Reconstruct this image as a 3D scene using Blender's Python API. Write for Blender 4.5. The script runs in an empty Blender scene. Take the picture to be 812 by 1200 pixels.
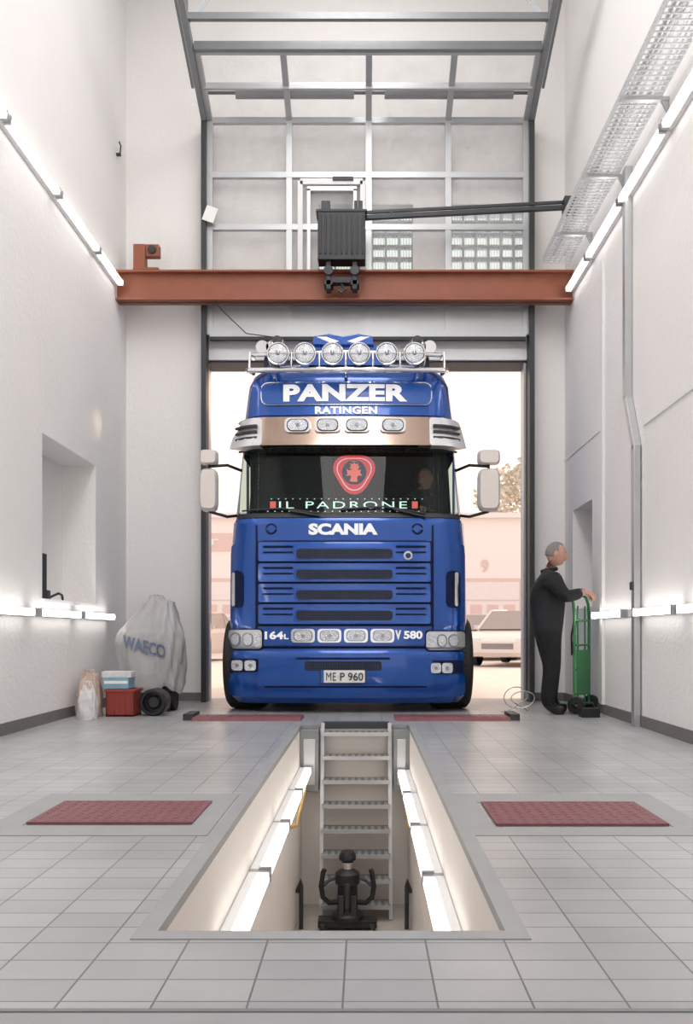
import bpy, math, random
from mathutils import Vector, Matrix
random.seed(7)
ZOOM=None
sc = bpy.context.scene
try:
    sc.view_settings.view_transform = 'Standard'
    sc.view_settings.look = 'None'
except Exception: pass

# ------------------------------------------------------------ materials
def mat(name, col, rough=0.5, metal=0.0, var=0.0, vscale=8.0, bump=0.0, bscale=40.0, emit=0.0, ecol=None, coat=0.0, spec=None, trans=0.0):
    m = bpy.data.materials.new(name); m.use_nodes = True
    nt = m.node_tree; b = nt.nodes['Principled BSDF']
    b.inputs['Base Color'].default_value = (*col, 1)
    b.inputs['Roughness'].default_value = rough
    b.inputs['Metallic'].default_value = metal
    if coat: b.inputs['Coat Weight'].default_value = coat; b.inputs['Coat Roughness'].default_value = 0.04
    if spec is not None: b.inputs['Specular IOR Level'].default_value = spec
    if emit:
        b.inputs['Emission Color'].default_value = (*(ecol or col), 1)
        b.inputs['Emission Strength'].default_value = emit
    if trans: b.inputs['Transmission Weight'].default_value = trans
    tc = nt.nodes.new('ShaderNodeTexCoord')
    if var > 0:
        n = nt.nodes.new('ShaderNodeTexNoise'); n.inputs['Scale'].default_value = vscale; n.inputs['Detail'].default_value = 4
        nt.links.new(tc.outputs['Object'], n.inputs['Vector'])
        mx = nt.nodes.new('ShaderNodeMix'); mx.data_type = 'RGBA'
        mx.inputs[6].default_value = (*[c*(1-var) for c in col], 1)
        mx.inputs[7].default_value = (*[min(1, c*(1+var)) for c in col], 1)
        nt.links.new(n.outputs['Fac'], mx.inputs[0]); nt.links.new(mx.outputs[2], b.inputs['Base Color'])
    if bump > 0:
        n2 = nt.nodes.new('ShaderNodeTexNoise'); n2.inputs['Scale'].default_value = bscale; n2.inputs['Detail'].default_value = 5
        nt.links.new(tc.outputs['Object'], n2.inputs['Vector'])
        bp = nt.nodes.new('ShaderNodeBump'); bp.inputs['Strength'].default_value = bump; bp.inputs['Distance'].default_value = 0.02
        nt.links.new(n2.outputs['Fac'], bp.inputs['Height']); nt.links.new(bp.outputs['Normal'], b.inputs['Normal'])
    return m

def glassmat(name, tint, mixf, rough=0.03, gcol=(1,1,1)):
    m = bpy.data.materials.new(name); m.use_nodes = True
    nt = m.node_tree; nt.nodes.clear()
    o = nt.nodes.new('ShaderNodeOutputMaterial'); mx = nt.nodes.new('ShaderNodeMixShader')
    t = nt.nodes.new('ShaderNodeBsdfTransparent'); g = nt.nodes.new('ShaderNodeBsdfGlossy')
    t.inputs[0].default_value = (*tint, 1); g.inputs[0].default_value = (*gcol, 1); g.inputs['Roughness'].default_value = rough
    mx.inputs[0].default_value = mixf
    nt.links.new(t.outputs[0], mx.inputs[1]); nt.links.new(g.outputs[0], mx.inputs[2]); nt.links.new(mx.outputs[0], o.inputs[0])
    return m

def panemat(name, tint, dcol, mixf):
    m = bpy.data.materials.new(name); m.use_nodes = True
    nt = m.node_tree; nt.nodes.clear()
    o = nt.nodes.new('ShaderNodeOutputMaterial'); mx = nt.nodes.new('ShaderNodeMixShader')
    t = nt.nodes.new('ShaderNodeBsdfTransparent'); g = nt.nodes.new('ShaderNodeBsdfDiffuse')
    t.inputs[0].default_value = (*tint, 1); g.inputs[0].default_value = (*dcol, 1)
    tc = nt.nodes.new('ShaderNodeTexCoord'); n = nt.nodes.new('ShaderNodeTexNoise'); n.inputs['Scale'].default_value = 3
    nt.links.new(tc.outputs['Object'], n.inputs['Vector'])
    ma = nt.nodes.new('ShaderNodeMath'); ma.operation = 'MULTIPLY'; ma.inputs[1].default_value = mixf*2
    nt.links.new(n.outputs['Fac'], ma.inputs[0]); nt.links.new(ma.outputs[0], mx.inputs[0])
    nt.links.new(t.outputs[0], mx.inputs[1]); nt.links.new(g.outputs[0], mx.inputs[2]); nt.links.new(mx.outputs[0], o.inputs[0])
    return m

def tilemat(name, c1, c2, mort, w, h, rough=0.35, off=0.0, shift=(0,0)):
    m = bpy.data.materials.new(name); m.use_nodes = True
    nt = m.node_tree; b = nt.nodes['Principled BSDF']
    tc = nt.nodes.new('ShaderNodeNewGeometry'); mp = nt.nodes.new('ShaderNodeMapping')
    mp.inputs['Location'].default_value = (shift[0], shift[1], 0)
    br = nt.nodes.new('ShaderNodeTexBrick'); br.offset = off; br.squash = 1
    br.inputs['Scale'].default_value = 1; br.inputs['Brick Width'].default_value = w; br.inputs['Row Height'].default_value = h
    br.inputs['Mortar Size'].default_value = 0.0028; br.inputs['Mortar Smooth'].default_value = 0.2
    br.inputs['Color1'].default_value = (*c1, 1); br.inputs['Color2'].default_value = (*c2, 1); br.inputs['Mortar'].default_value = (*mort, 1)
    nt.links.new(tc.outputs['Position'], mp.inputs['Vector']); nt.links.new(mp.outputs[0], br.inputs['Vector'])
    n = nt.nodes.new('ShaderNodeTexNoise'); n.inputs['Scale'].default_value = 1.3; n.inputs['Detail'].default_value = 6
    nt.links.new(tc.outputs['Position'], n.inputs['Vector'])
    rp = nt.nodes.new('ShaderNodeMapRange'); rp.inputs['From Min'].default_value = .3; rp.inputs['From Max'].default_value = .7
    rp.inputs['To Min'].default_value = .80; rp.inputs['To Max'].default_value = 1.08
    nt.links.new(n.outputs['Fac'], rp.inputs['Value'])
    mx = nt.nodes.new('ShaderNodeMix'); mx.data_type = 'RGBA'; mx.blend_type = 'MULTIPLY'; mx.inputs[0].default_value = 1
    nt.links.new(br.outputs['Color'], mx.inputs[6]); nt.links.new(rp.outputs[0], mx.inputs[7]); nt.links.new(mx.outputs[2], b.inputs['Base Color'])
    b.inputs['Roughness'].default_value = rough
    bp = nt.nodes.new('ShaderNodeBump'); bp.inputs['Strength'].default_value = .4; bp.inputs['Distance'].default_value = .004; bp.invert = True
    nt.links.new(br.outputs['Fac'], bp.inputs['Height']); nt.links.new(bp.outputs[0], b.inputs['Normal'])
    return m

def checkmat(name, c1, c2, scale, rough=.6, metal=0.0):
    m = mat(name, c1, rough, metal); nt = m.node_tree; b = nt.nodes['Principled BSDF']
    tc = nt.nodes.new('ShaderNodeTexCoord'); mp = nt.nodes.new('ShaderNodeMapping'); mp.inputs['Rotation'].default_value = (0, .785, .0)
    ck = nt.nodes.new('ShaderNodeTexChecker'); ck.inputs['Scale'].default_value = scale
    ck.inputs['Color1'].default_value = (*c1, 1); ck.inputs['Color2'].default_value = (*c2, 1)
    nt.links.new(tc.outputs['Object'], mp.inputs[0]); nt.links.new(mp.outputs[0], ck.inputs['Vector']); nt.links.new(ck.outputs[0], b.inputs['Base Color'])
    return m

M = {}
M['wall'] = mat('white_plaster', (.84,.82,.805), .75, var=.03, vscale=1.5, bump=.25, bscale=25)
M['ceil'] = mat('ceiling_white', (.85,.85,.85), .8, var=.02)
M['floor'] = tilemat('grey_floor_tiles', (.34,.345,.355), (.40,.405,.41), (.15,.15,.15), .21, .12, .34, shift=(.05,.02))
M['curb'] = mat('pit_curb_concrete', (.31,.315,.32), .5, var=.12, vscale=6)
M['skirt'] = mat('skirting_tile', (.17,.16,.155), .5, var=.1)
M['pit'] = mat('pit_wall_paint', (.80,.75,.71), .6, var=.05, vscale=3)
M['pitfloor'] = mat('pit_floor', (.42,.38,.34), .6, var=.15, vscale=5)
M['alu'] = mat('aluminium', (.50,.51,.52), .38, .6, var=.05)
M['alud'] = mat('galvanised_steel', (.24,.25,.26), .45, .5, var=.1)
M['tray'] = mat('galvanised_wire', (.62,.63,.64), .45, .3, var=.05)
M['dark'] = mat('dark_steel', (.045,.048,.052), .5, .3, var=.1)
M['black'] = mat('black_plastic', (.012,.012,.014), .45, var=.1)
M['rust'] = mat('crane_orange_paint', (.27,.085,.045), .5, var=.2, vscale=5, bump=.1)
M['white'] = mat('white_enamel', (.80,.80,.80), .4, var=.02)
M['tube'] = mat('fluorescent_tube', (1,1,1), .4, emit=6.0, ecol=(1,.965,.93))
M['tubep'] = mat('fluorescent_tube_warm', (1,1,1), .4, emit=3.6, ecol=(1,.95,.88))
M['blue'] = mat('blue_truck_paint', (.003,.072,.36), .2, .35, var=.04, vscale=2, coat=.9, spec=.3)
M['bluel'] = mat('blue_lightbox', (.008,.09,.40), .3, .0, var=.05, coat=.3)
M['blued'] = mat('blue_shadow_gap', (.002,.008,.045), .5, var=.1, spec=.2)
M['chrome'] = mat('chrome', (.72,.72,.74), .12, 1.0, var=.02)
M['visor'] = mat('visor_steel_painted_reflection', (.52,.39,.32), .16, 1.0, var=.2, vscale=3)  # brown tint paints the reflected crane beam and walls into the steel
M['silver'] = mat('brushed_silver', (.66,.66,.68), .35, .6, var=.03)
M['mesh'] = checkmat('grille_mesh', (.003,.004,.012), (.012,.022,.06), 55)
M['lens'] = mat('lamp_lens', (.74,.77,.82), .14, .75, bump=.8, bscale=110, coat=1)
M['lensd'] = mat('lamp_bowl', (.30,.32,.35), .15, .9, var=.2, vscale=30)
M['plate'] = mat('plate_white', (.82,.82,.80), .4, var=.02)
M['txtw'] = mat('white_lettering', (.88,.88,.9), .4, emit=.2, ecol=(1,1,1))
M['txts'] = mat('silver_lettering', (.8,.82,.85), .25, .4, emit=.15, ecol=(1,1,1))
M['txtk'] = mat('black_lettering', (.02,.02,.03), .5)
M['glass'] = glassmat('windshield_glass', (.62,.70,.68), .018, .02)
M['cabin'] = mat('cabin_dark_trim', (.007,.010,.010), .8, var=.2, spec=.1)
M['cabing'] = mat('cabin_curtain', (.02,.045,.042), .85, var=.3, vscale=12)
M['tyre'] = mat('tyre_rubber', (.012,.012,.013), .75, var=.2, bump=.2)
M['red'] = mat('badge_red', (.75,.03,.05), .4, emit=.6, ecol=(.9,.03,.06), var=.05)
M['badgew'] = mat('badge_white', (.85,.7,.7), .4, emit=.6, ecol=(1,.75,.75))
M['navy'] = mat('badge_navy', (.01,.02,.10), .4)
M['ledg'] = mat('led_lettering', (.8,1,.9), .4, emit=1.0, ecol=(.8,1,.9))
M['ledr'] = mat('led_red', (1,.2,.2), .4, emit=.6, ecol=(1,.13,.08))
M['mirror'] = mat('mirror_housing', (.74,.68,.64), .35, var=.04)
M['plater'] = mat('red_steel_plate', (.21,.075,.085), .5, .1, var=.3, vscale=14, bump=.4, bscale=90)
M['pane'] = panemat('door_pane', (.97,.97,.97), (.85,.84,.84), .16)
m = bpy.data.materials.new('glass_block'); m.use_nodes = True; nt = m.node_tree; nt.nodes.clear()
o = nt.nodes.new('ShaderNodeOutputMaterial'); mx = nt.nodes.new('ShaderNodeMixShader'); t = nt.nodes.new('ShaderNodeBsdfTranslucent'); g = nt.nodes.new('ShaderNodeBsdfTransparent')
t.inputs[0].default_value = (.85,.93,1,1); g.inputs[0].default_value = (.80,.95,1,1)
tc = nt.nodes.new('ShaderNodeTexCoord'); n = nt.nodes.new('ShaderNodeTexWave'); n.inputs['Scale'].default_value = 9
nt.links.new(tc.outputs['Object'], n.inputs[0])
ma = nt.nodes.new('ShaderNodeMath'); ma.operation = 'MULTIPLY'; ma.inputs[1].default_value = .45
nt.links.new(n.outputs['Fac'], ma.inputs[0]); nt.links.new(ma.outputs[0], mx.inputs[0])
nt.links.new(g.outputs[0], mx.inputs[1]); nt.links.new(t.outputs[0], mx.inputs[2]); nt.links.new(mx.outputs[0], o.inputs[0]); M['gblock'] = m
M['mortar'] = mat('glass_block_mortar', (.40,.42,.46), .8, var=.05)
M['skin'] = mat('skin', (.55,.31,.23), .55, var=.08, vscale=20)
M['hair'] = mat('grey_hair', (.24,.22,.21), .8, var=.3, vscale=60, bump=.5, bscale=150)
M['cloth'] = mat('black_jacket_cloth', (.012,.012,.015), .85, var=.3, vscale=15, bump=.8, bscale=14)
M['cloth2'] = mat('black_trousers', (.008,.008,.010), .9, var=.3, vscale=12, bump=.7, bscale=12)
M['shoe'] = mat('black_shoes', (.012,.012,.012), .4, var=.1)
M['green'] = mat('green_cart_paint', (.025,.20,.06), .4, var=.12, coat=.3)
M['cover'] = mat('grey_cover_fabric', (.40,.395,.40), .42, var=.12, vscale=5, bump=.7, bscale=9)
M['covtxt'] = mat('cover_print', (.13,.17,.26), .6)
M['crate'] = mat('red_crate_plastic', (.30,.045,.035), .45, var=.1)
M['boxb'] = mat('blue_box', (.22,.40,.52), .6, var=.25, vscale=10)
M['bag'] = mat('paper_bag', (.50,.37,.31), .7, var=.4, vscale=14, bump=.6, bscale=15)
M['bagw'] = mat('plastic_bag_white', (.68,.66,.66), .4, var=.25, vscale=12, bump=.8, bscale=15)
M['wood'] = mat('yellow_handle', (.60,.36,.10), .5, var=.1)
M['yard'] = mat('yard_paving', (.74,.66,.62), .8, var=.1, vscale=2)  # yard, facade, gates, foliage: haze and overexposure put into pale colours
M['facade'] = mat('facade_render', (.93,.82,.76), .8, var=.03)
M['gate'] = mat('gate_leaf', (.88,.77,.73), .7, var=.05)
M['gater'] = mat('gate_frame_red', (.78,.56,.50), .7, var=.05)
M['leaf'] = mat('hazed_foliage', (.66,.60,.50), .8, var=.3)  # leaf colour washed out to stand in for outdoor haze
M['bark'] = mat('tree_bark', (.3,.24,.2), .9, var=.2)
M['carw'] = mat('white_car_paint', (.74,.66,.62), .3, var=.02, coat=.8)
M['carg'] = mat('grey_car_paint', (.50,.42,.40), .3, var=.02, coat=.8)
M['carglass'] = mat('car_glass', (.26,.21,.20), .15, .0, var=.1, coat=1)

# ------------------------------------------------------------ mesh builder
class MB:
    def __init__(s): s.v=[]; s.f=[]; s.m=[]; s.mats=[]
    def mi(s, k):
        mm = M[k] if isinstance(k, str) else k
        if mm not in s.mats: s.mats.append(mm)
        return s.mats.index(mm)
    def add(s, vs, fs, k):
        o = len(s.v); i = s.mi(k)
        s.v += [tuple(a) for a in vs]
        for f in fs: s.f.append([o+j for j in f]); s.m.append(i)
    def box(s, x0,x1,y0,y1,z0,z1,k):
        s.add([(x0,y0,z0),(x1,y0,z0),(x1,y1,z0),(x0,y1,z0),(x0,y0,z1),(x1,y0,z1),(x1,y1,z1),(x0,y1,z1)],
              [(0,3,2,1),(4,5,6,7),(0,1,5,4),(1,2,6,5),(2,3,7,6),(3,0,4,7)], k)
    def obox(s, c, size, k, R=None):
        R = R or Matrix.Identity(3); c = Vector(c); hx,hy,hz = [a/2 for a in size]
        vs = [c + R@Vector(p) for p in [(-hx,-hy,-hz),(hx,-hy,-hz),(hx,hy,-hz),(-hx,hy,-hz),(-hx,-hy,hz),(hx,-hy,hz),(hx,hy,hz),(-hx,hy,hz)]]
        s.add(vs, [(0,3,2,1),(4,5,6,7),(0,1,5,4),(1,2,6,5),(2,3,7,6),(3,0,4,7)], k)
    def beam(s, p0, p1, w, h, k):
        p0=Vector(p0); p1=Vector(p1); d=(p1-p0); L=d.length; d.normalize()
        up = Vector((0,0,1)) if abs(d.z)<.95 else Vector((0,1,0))
        a = d.cross(up).normalized(); b = a.cross(d)
        R = Matrix((a,d,b)).transposed()
        s.obox((p0+p1)/2, (w,L,h), k, R)
    def tube(s, pts, r, k, n=10, caps=True, closed=False):
        pts=[Vector(p) for p in pts]; N=len(pts)
        rs = r if isinstance(r,(list,tuple)) else [r]*N
        vs=[]; fs=[]; pa=None
        for i,p in enumerate(pts):
            if closed: d = pts[(i+1)%N]-pts[i-1]
            elif i==0: d=pts[1]-pts[0]
            elif i==N-1: d=pts[-1]-pts[-2]
            else: d=(pts[i+1]-p).normalized()+(p-pts[i-1]).normalized()
            d.normalize()
            if pa is None:
                up = Vector((0,0,1)) if abs(d.z)<.9 else Vector((1,0,0)); a=d.cross(up).normalized()
            else:
                a=(pa-d*pa.dot(d)).normalized()
            pa=a; b=d.cross(a)
            for j in range(n):
                t=2*math.pi*j/n; vs.append(p+(a*math.cos(t)+b*math.sin(t))*rs[i])
        R = N if closed else N-1
        for i in range(R):
            i2=(i+1)%N
            for j in range(n):
                j2=(j+1)%n; fs.append((i*n+j,i*n+j2,i2*n+j2,i2*n+j))
        if caps and not closed:
            fs.append(tuple(range(n))[::-1]); fs.append(tuple((N-1)*n+j for j in range(n)))
        s.add(vs,fs,k)
    def cyl(s,p0,p1,r,k,n=24,r1=None): s.tube([p0,p1],[r,r if r1 is None else r1],k,n)
    def lathe(s,c,axis,prof,k,n=28):
        c=Vector(c); d=Vector(axis).normalized(); up=Vector((0,0,1)) if abs(d.z)<.9 else Vector((1,0,0))
        a=d.cross(up).normalized(); b=d.cross(a); vs=[]; fs=[]
        for r,h in prof:
            for j in range(n):
                t=2*math.pi*j/n; vs.append(c+d*h+(a*math.cos(t)+b*math.sin(t))*max(r,1e-4))
        for i in range(len(prof)-1):
            for j in range(n):
                j2=(j+1)%n; fs.append((i*n+j,i*n+j2,(i+1)*n+j2,(i+1)*n+j))
        s.add(vs,fs,k)
    def ell(s,c,rad,k,R=None,nu=20,nv=12,fn=None):
        c=Vector(c); R=R or Matrix.Identity(3); vs=[]; fs=[]
        for i in range(nv+1):
            ph=math.pi*i/nv
            for j in range(nu):
                t=2*math.pi*j/nu
                d=Vector((math.sin(ph)*math.cos(t),math.sin(ph)*math.sin(t),math.cos(ph)))
                p=Vector((d.x*rad[0],d.y*rad[1],d.z*rad[2]))
                if fn: p=fn(d,p)
                vs.append(c+R@p)
        for i in range(nv):
            for j in range(nu):
                j2=(j+1)%nu; fs.append((i*nu+j,(i+1)*nu+j,(i+1)*nu+j2,i*nu+j2))
        s.add(vs,fs,k)
    def prism(s, poly, y0, y1, k, ax='y'):
        n=len(poly)
        f = {'y':lambda p,t:(p[0],t,p[1]), 'x':lambda p,t:(t,p[0],p[1]), 'z':lambda p,t:(p[0],p[1],t)}[ax]
        vs=[f(p,y0) for p in poly]+[f(p,y1) for p in poly]
        fs=[tuple(range(n)),tuple(range(n,2*n))[::-1]]+[(i,(i+1)%n,n+(i+1)%n,n+i)[::-1] for i in range(n)]
        s.add(vs,fs,k)
    def build(s,name,parent=None,bevel=0,sharp=35,origin=None):
        me=bpy.data.meshes.new(name); me.from_pydata(s.v,[],s.f)
        for mm in s.mats: me.materials.append(mm)
        me.polygons.foreach_set('material_index', s.m)
        me.polygons.foreach_set('use_smooth',[True]*len(s.f))
        me.update()
        import bmesh
        bm=bmesh.new(); bm.from_mesh(me); bmesh.ops.recalc_face_normals(bm,faces=bm.faces); bm.to_mesh(me); bm.free()
        try: me.set_sharp_from_angle(angle=math.radians(sharp))
        except Exception: pass
        ob=bpy.data.objects.new(name,me); sc.collection.objects.link(ob)
        if parent:
            ob.parent=parent; ob.location=-parent.location
        if bevel:
            bv=ob.modifiers.new('bevel','BEVEL'); bv.width=bevel; bv.segments=2; bv.limit_method='ANGLE'; bv.angle_limit=math.radians(40)
        return ob
def group(name,loc=(0,0,0)):
    e=bpy.data.objects.new(name,None); e.location=loc; e.empty_display_size=.2; sc.collection.objects.link(e); return e

def slab(mb, ax, t0,t1, a0,a1,b0,b1, holes, k):
    A=sorted(set([a0,a1]+[h[0] for h in holes]+[h[1] for h in holes])); B=sorted(set([b0,b1]+[h[2] for h in holes]+[h[3] for h in holes]))
    for i in range(len(A)-1):
        for j in range(len(B)-1):
            ca=(A[i]+A[i+1])/2; cb=(B[j]+B[j+1])/2
            if any(h[0]<ca<h[1] and h[2]<cb<h[3] for h in holes): continue
            if ax=='x': mb.box(t0,t1,A[i],A[i+1],B[j],B[j+1],k)
            elif ax=='y': mb.box(A[i],A[i+1],t0,t1,B[j],B[j+1],k)
            else: mb.box(A[i],A[i+1],B[j],B[j+1],t0,t1,k)

def textgeo(s,bold=0.0,ext=0.0,space=1.0):
    cu=bpy.data.curves.new('t','FONT'); cu.body=s; cu.offset=bold; cu.extrude=ext; cu.space_character=space; cu.resolution_u=4
    ob=bpy.data.objects.new('t',cu); sc.collection.objects.link(ob)
    dg=bpy.context.evaluated_depsgraph_get(); me=bpy.data.meshes.new_from_object(ob.evaluated_get(dg))
    vs=[tuple(v.co) for v in me.vertices]; fs=[tuple(p.vertices) for p in me.polygons]
    bpy.data.objects.remove(ob); bpy.data.curves.remove(cu); bpy.data.meshes.remove(me)
    x0=min(v[0] for v in vs);x1=max(v[0] for v in vs);y0=min(v[1] for v in vs);y1=max(v[1] for v in vs)
    return [((v[0]-x0)/(x1-x0)-.5,(v[1]-y0)/(y1-y0)-.5,v[2]) for v in vs],fs

# ------------------------------------------------------------ room dims
XL,XR,YB,H=-2.9,2.42,10.35,9.0
YF=-3.0
PX0,PX1,PY0,PY1,PZ=-.569,.384,2.34,7.62,-1.6
mb=MB()
slab(mb,'z',-.25,0,XL-.4,XR+.4,YF,YB+.4,[(PX0-.06,PX1+.06,PY0-.06,PY1+.06)],'floor')
floor=mb.build('floor')
mb=MB()
mb.box(PX0-.1,PX0,PY0,PY1+.1,PZ,-.03,'pit'); mb.box(PX1,PX1+.1,PY0,PY1+.1,PZ,-.03,'pit')
mb.box(PX0-.1,PX1+.1,PY1,PY1+.12,PZ,-.03,'pit'); mb.box(PX0-.1,PX1+.1,PY0-.1,PY0,PZ,-.03,'pit')
mb.box(PX0-.1,PX1+.1,PY0-.1,PY1+.12,PZ-.1,PZ,'pitfloor')
slab(mb,'z',-.03,.004,PX0-.06,PX1+.06,PY0-.06,PY1+.06,[(PX0,PX1,PY0,PY1)],'curb')
mb.build('inspection_pit')
mb=MB()
mb.box(XL+.02,XR-.02,1.76,1.83,0,.006,'curb'); mb.box(XL+.02,XR-.02,1.831,1.845,0,.009,'alud')
mb.build('trim_1')
mb=MB()
for (a,b) in ((-1.60,-.64),(.44,1.44)):
    slab(mb,'z',0,.003,a,b,3.45,4.35,[(a+.14,b-.10,3.63,4.14)] if a<0 else [(a+.10,b-.14,3.60,4.12)],'curb')
mb.build('trim_2')
mb=MB()
slab(mb,'x',XL-.4,XL,YF,YB,-.0,H,[(7.66,9.18,1.13,2.62)],'wall')
mb.box(XL-.42,XL-.36,7.6,9.3,1.0,2.7,'wall')
mb.build('wall_left')
mb=MB()
slab(mb,'x',XR,XR+.4,YF,YB,0,H,[(9.10,9.95,1.1,2.25)],'wall')
mb.box(XR+.34,XR+.4,9.1,9.95,1.1,2.25,'wall')
mb.build('wall_right')
DX0,DX1,DZ=-1.93,1.95,4.15
gb=[(-.57,-.17,5.12,6.02),(.09,.58,5.12,6.02),(1.05,1.98,5.12,6.02)]
mb=MB()
slab(mb,'y',YB,YB+.35,XL-.4,XR+.4,0,H,[(DX0,DX1,-.01,DZ)]+gb,'wall')
mb.build('wall_back')
mb=MB()
slab(mb,'y',YF-.3,YF,XL-.4,XR+.4,0,H,[(-1.9,1.9,-.01,4.2)],'wall')
mb.build('wall_front')
mb=MB(); mb.box(XL-.4,XR+.4,YF-.3,YB+.35,H,H+.2,'ceil'); mb.build('ceiling')
for i,(a,b,c,d) in enumerate(gb):
    mb=MB(); nx=max(2,round((b-a)/.16)); nz=6
    w=(b-a)/nx; h=(d-c)/nz
    mb.box(a,b,YB+.14,YB+.20,c,d,'gblock')
    for j in range(nx+1):
        x=a+j*w; mb.box(max(a,x-.010),min(b,x+.010),YB+.10,YB+.22,c,d,'mortar')
    for j in range(nz+1):
        z=c+j*h; mb.box(a,b,YB+.105,YB+.215,max(c,z-.010),min(d,z+.010),'mortar')
    mb.build('window_%d'%(i+1))
mb=MB(); mb.box(XL,XL+.012,YF,YB,0,.10,'skirt'); mb.build('baseboard_left')
mb=MB(); mb.box(XR-.012,XR,YF,YB,0,.10,'skirt'); mb.build('baseboard_right')
mb=MB(); mb.box(XL+.012,DX0,YB-.012,YB,0,.10,'skirt'); mb.box(DX1,XR-.012,YB-.012,YB,0,.10,'skirt'); mb.build('baseboard_back')
mb=MB()
mb.box(XR-.012,XR,YF,7.4,2.62,2.645,'white')
mb.box(XR-.03,XR,8.62,8.70,.1,4.6,'white'); mb.box(XR-.008,XR,8.7,YB,2.9,2.92,'white')
mb.build('trim_3')
mb=MB()
mb.box(XR-.07,XR-.004,7.72,7.80,2.95,5.05,'alu')
mb.beam((XR-.037,7.76,2.97),(XR-.037,7.50,2.45),.066,.07,'alu')
mb.box(XR-.07,XR-.013,7.46,7.54,.0,2.47,'alu')
mb.box(XR-.09,XR-.07,7.47,7.53,1.2,1.27,'dark')
mb.tube([(XR-.05,7.86,5.0),(XR-.04,7.85,4.0),(XR-.04,7.86,3.2),(XR-.04,7.62,2.5),(XR-.04,7.60,.1)],.008,'alud',6)
mb.build('cable_conduit',bevel=.004)

# ------------------------------------------------------------ tubes
def tuberow(name,x,z,side,spans,tk='tube'):
    e=group(name,(x,(spans[0][0]+spans[0][1])/2,z)); h=MB(); t=MB()
    for (y0,y1) in spans:
        h.box(min(x,x+side*.043),max(x,x+side*.043),y0,y1,z-.03,z+.03,'white')
        xc=x-side*.03
        h.box(xc-.03,xc+.03,y0,y0+.03,z-.035,z+.035,'alu'); h.box(xc-.03,xc+.03,y1-.03,y1,z-.035,z+.035,'alu')
        t.cyl((xc,y0+.03,z),(xc,y1-.03,z),.030,tk,16)
    h.build('housing',e); t.build('tubes',e)
sp=[(10.15-1.155*i-1.12,10.15-1.155*i) for i in range(8)]
tuberow('fluorescent_light',XL+.045,4.87,-1,[(sp[0][0],9.88)]+sp[1:])
tuberow('fluorescent_light',XR-.045,4.80,1,[(sp[0][0],9.88)]+sp[1:])
tuberow('fluorescent_light',XL+.045,1.0,-1,[(8.5,9.57),(7.36,8.44),(6.18,7.26),(5.0,6.1),(3.9,4.95)])
tuberow('fluorescent_light',XR-.045,1.0,1,[(7.72,8.78),(6.45,7.42),(5.3,6.38),(4.2,5.25)])
tuberow('pit_light',PX0+.045,-.37,-1,[(6.35,7.38),(5.28,6.3),(4.2,5.23),(3.15,4.15)],'tubep')
tuberow('pit_light',PX1-.045,-.39,1,[(6.35,7.38),(5.28,6.3),(4.2,5.23),(3.15,4.15)],'tubep')

# ------------------------------------------------------------ cable tray
mb=MB(); x0,x1,z=2.05,2.36,5.10; ya,yb=1.2,9.85
for i in range(6):
    x=x0+(x1-x0)*i/5; mb.box(x-.005,x+.005,ya,yb,z-.005,z+.005,'tray')
for dz in (.03,.06):
    for x in (x0,x1): mb.box(x-.005,x+.005,ya,yb,z+dz-.005,z+dz+.005,'tray')
y=ya
while y<yb:
    mb.box(x0,x1,y-.005,y+.005,z-.012,z-.002,'tray')
    for x in (x0,x1): mb.box(x-.004,x+.004,y-.004,y+.004,z,z+.065,'tray')
    y+=.06
y=2.2
while y<yb:
    mb.box(x0-.02,XR-.003,y-.02,y+.02,z-.04,z-.012,'alu'); mb.prism([(x1-.02,z-.012),(XR-.003,z-.012),(XR-.003,z-.16)],y-.01,y+.01,'alu'); y+=1.15
for k,xx in enumerate((2.10,2.15,2.20,2.26,2.31)):
    mb.tube([(xx+.01*math.sin(q*2.1+k),ya+q*.5,z+.02) for q in range(int((yb-ya)/.5)+1)],.014,('white','alu')[k%2],6)
mb.build('cable_tray')

# ------------------------------------------------------------ sectional door
e=group('sectional_door',(0,10.2,5.5)); 
def dX(u): return (u-428)/98.0
def dZ(v): return .82+(742-v)/98.0
fr=MB(); pn=MB(); yd0,yd1=10.18,10.23
us=[246,339,432,525,616]; vs=[142,206,267,325,357,392]
for u in us: fr.box(dX(u)-.035,dX(u)+.035,yd0,yd1,dZ(393),dZ(142),'alu')
for v in vs: fr.box(dX(246),dX(616),yd0-.004,yd1+.004,dZ(v)-.033,dZ(v)+.033,'alu')
fr.box(dX(246),dX(616),yd0,yd1,dZ(399),dZ(392),'dark')
pn.box(dX(246),dX(616),10.2,10.206,dZ(325),dZ(142),'pane')
fr.box(dX(246),dX(616),10.196,10.212,dZ(392),dZ(325),'alu')
for u in (352,425): fr.box(dX(u)-.03,dX(u)+.03,yd0-.02,yd1,dZ(322),dZ(214),'white')
fr.box(dX(352),dX(425),yd0-.02,yd1,dZ(216)-.02,dZ(214)+.03,'white')
for u in (362,416): fr.box(dX(u)-.02,dX(u)+.02,yd0-.03,yd1,dZ(322),dZ(224),'alu')
fr.box(dX(360),dX(418),yd0-.03,yd1,dZ(226),dZ(221),'alu')
fr.box(dX(415),dX(419),yd0-.08,yd0-.03,dZ(250),dZ(240),'dark')
fr.box(dX(390),dX(414),yd0-.04,yd0-.02,dZ(214),dZ(210),'dark')
fr.build('frame',e); 
z0=dZ(142)
def inc(y): return z0+(10.2-y)*.39
ys=[10.2,9.80,9.42]
f2=MB()
for u in us: f2.beam((dX(u),10.18,inc(10.18)),(dX(u),9.42,inc(9.42)),.07,.04,'alu')
for y in ys: f2.beam((dX(246),y,inc(y)),(dX(616),y,inc(y)),.04,.07,'alu')
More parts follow.
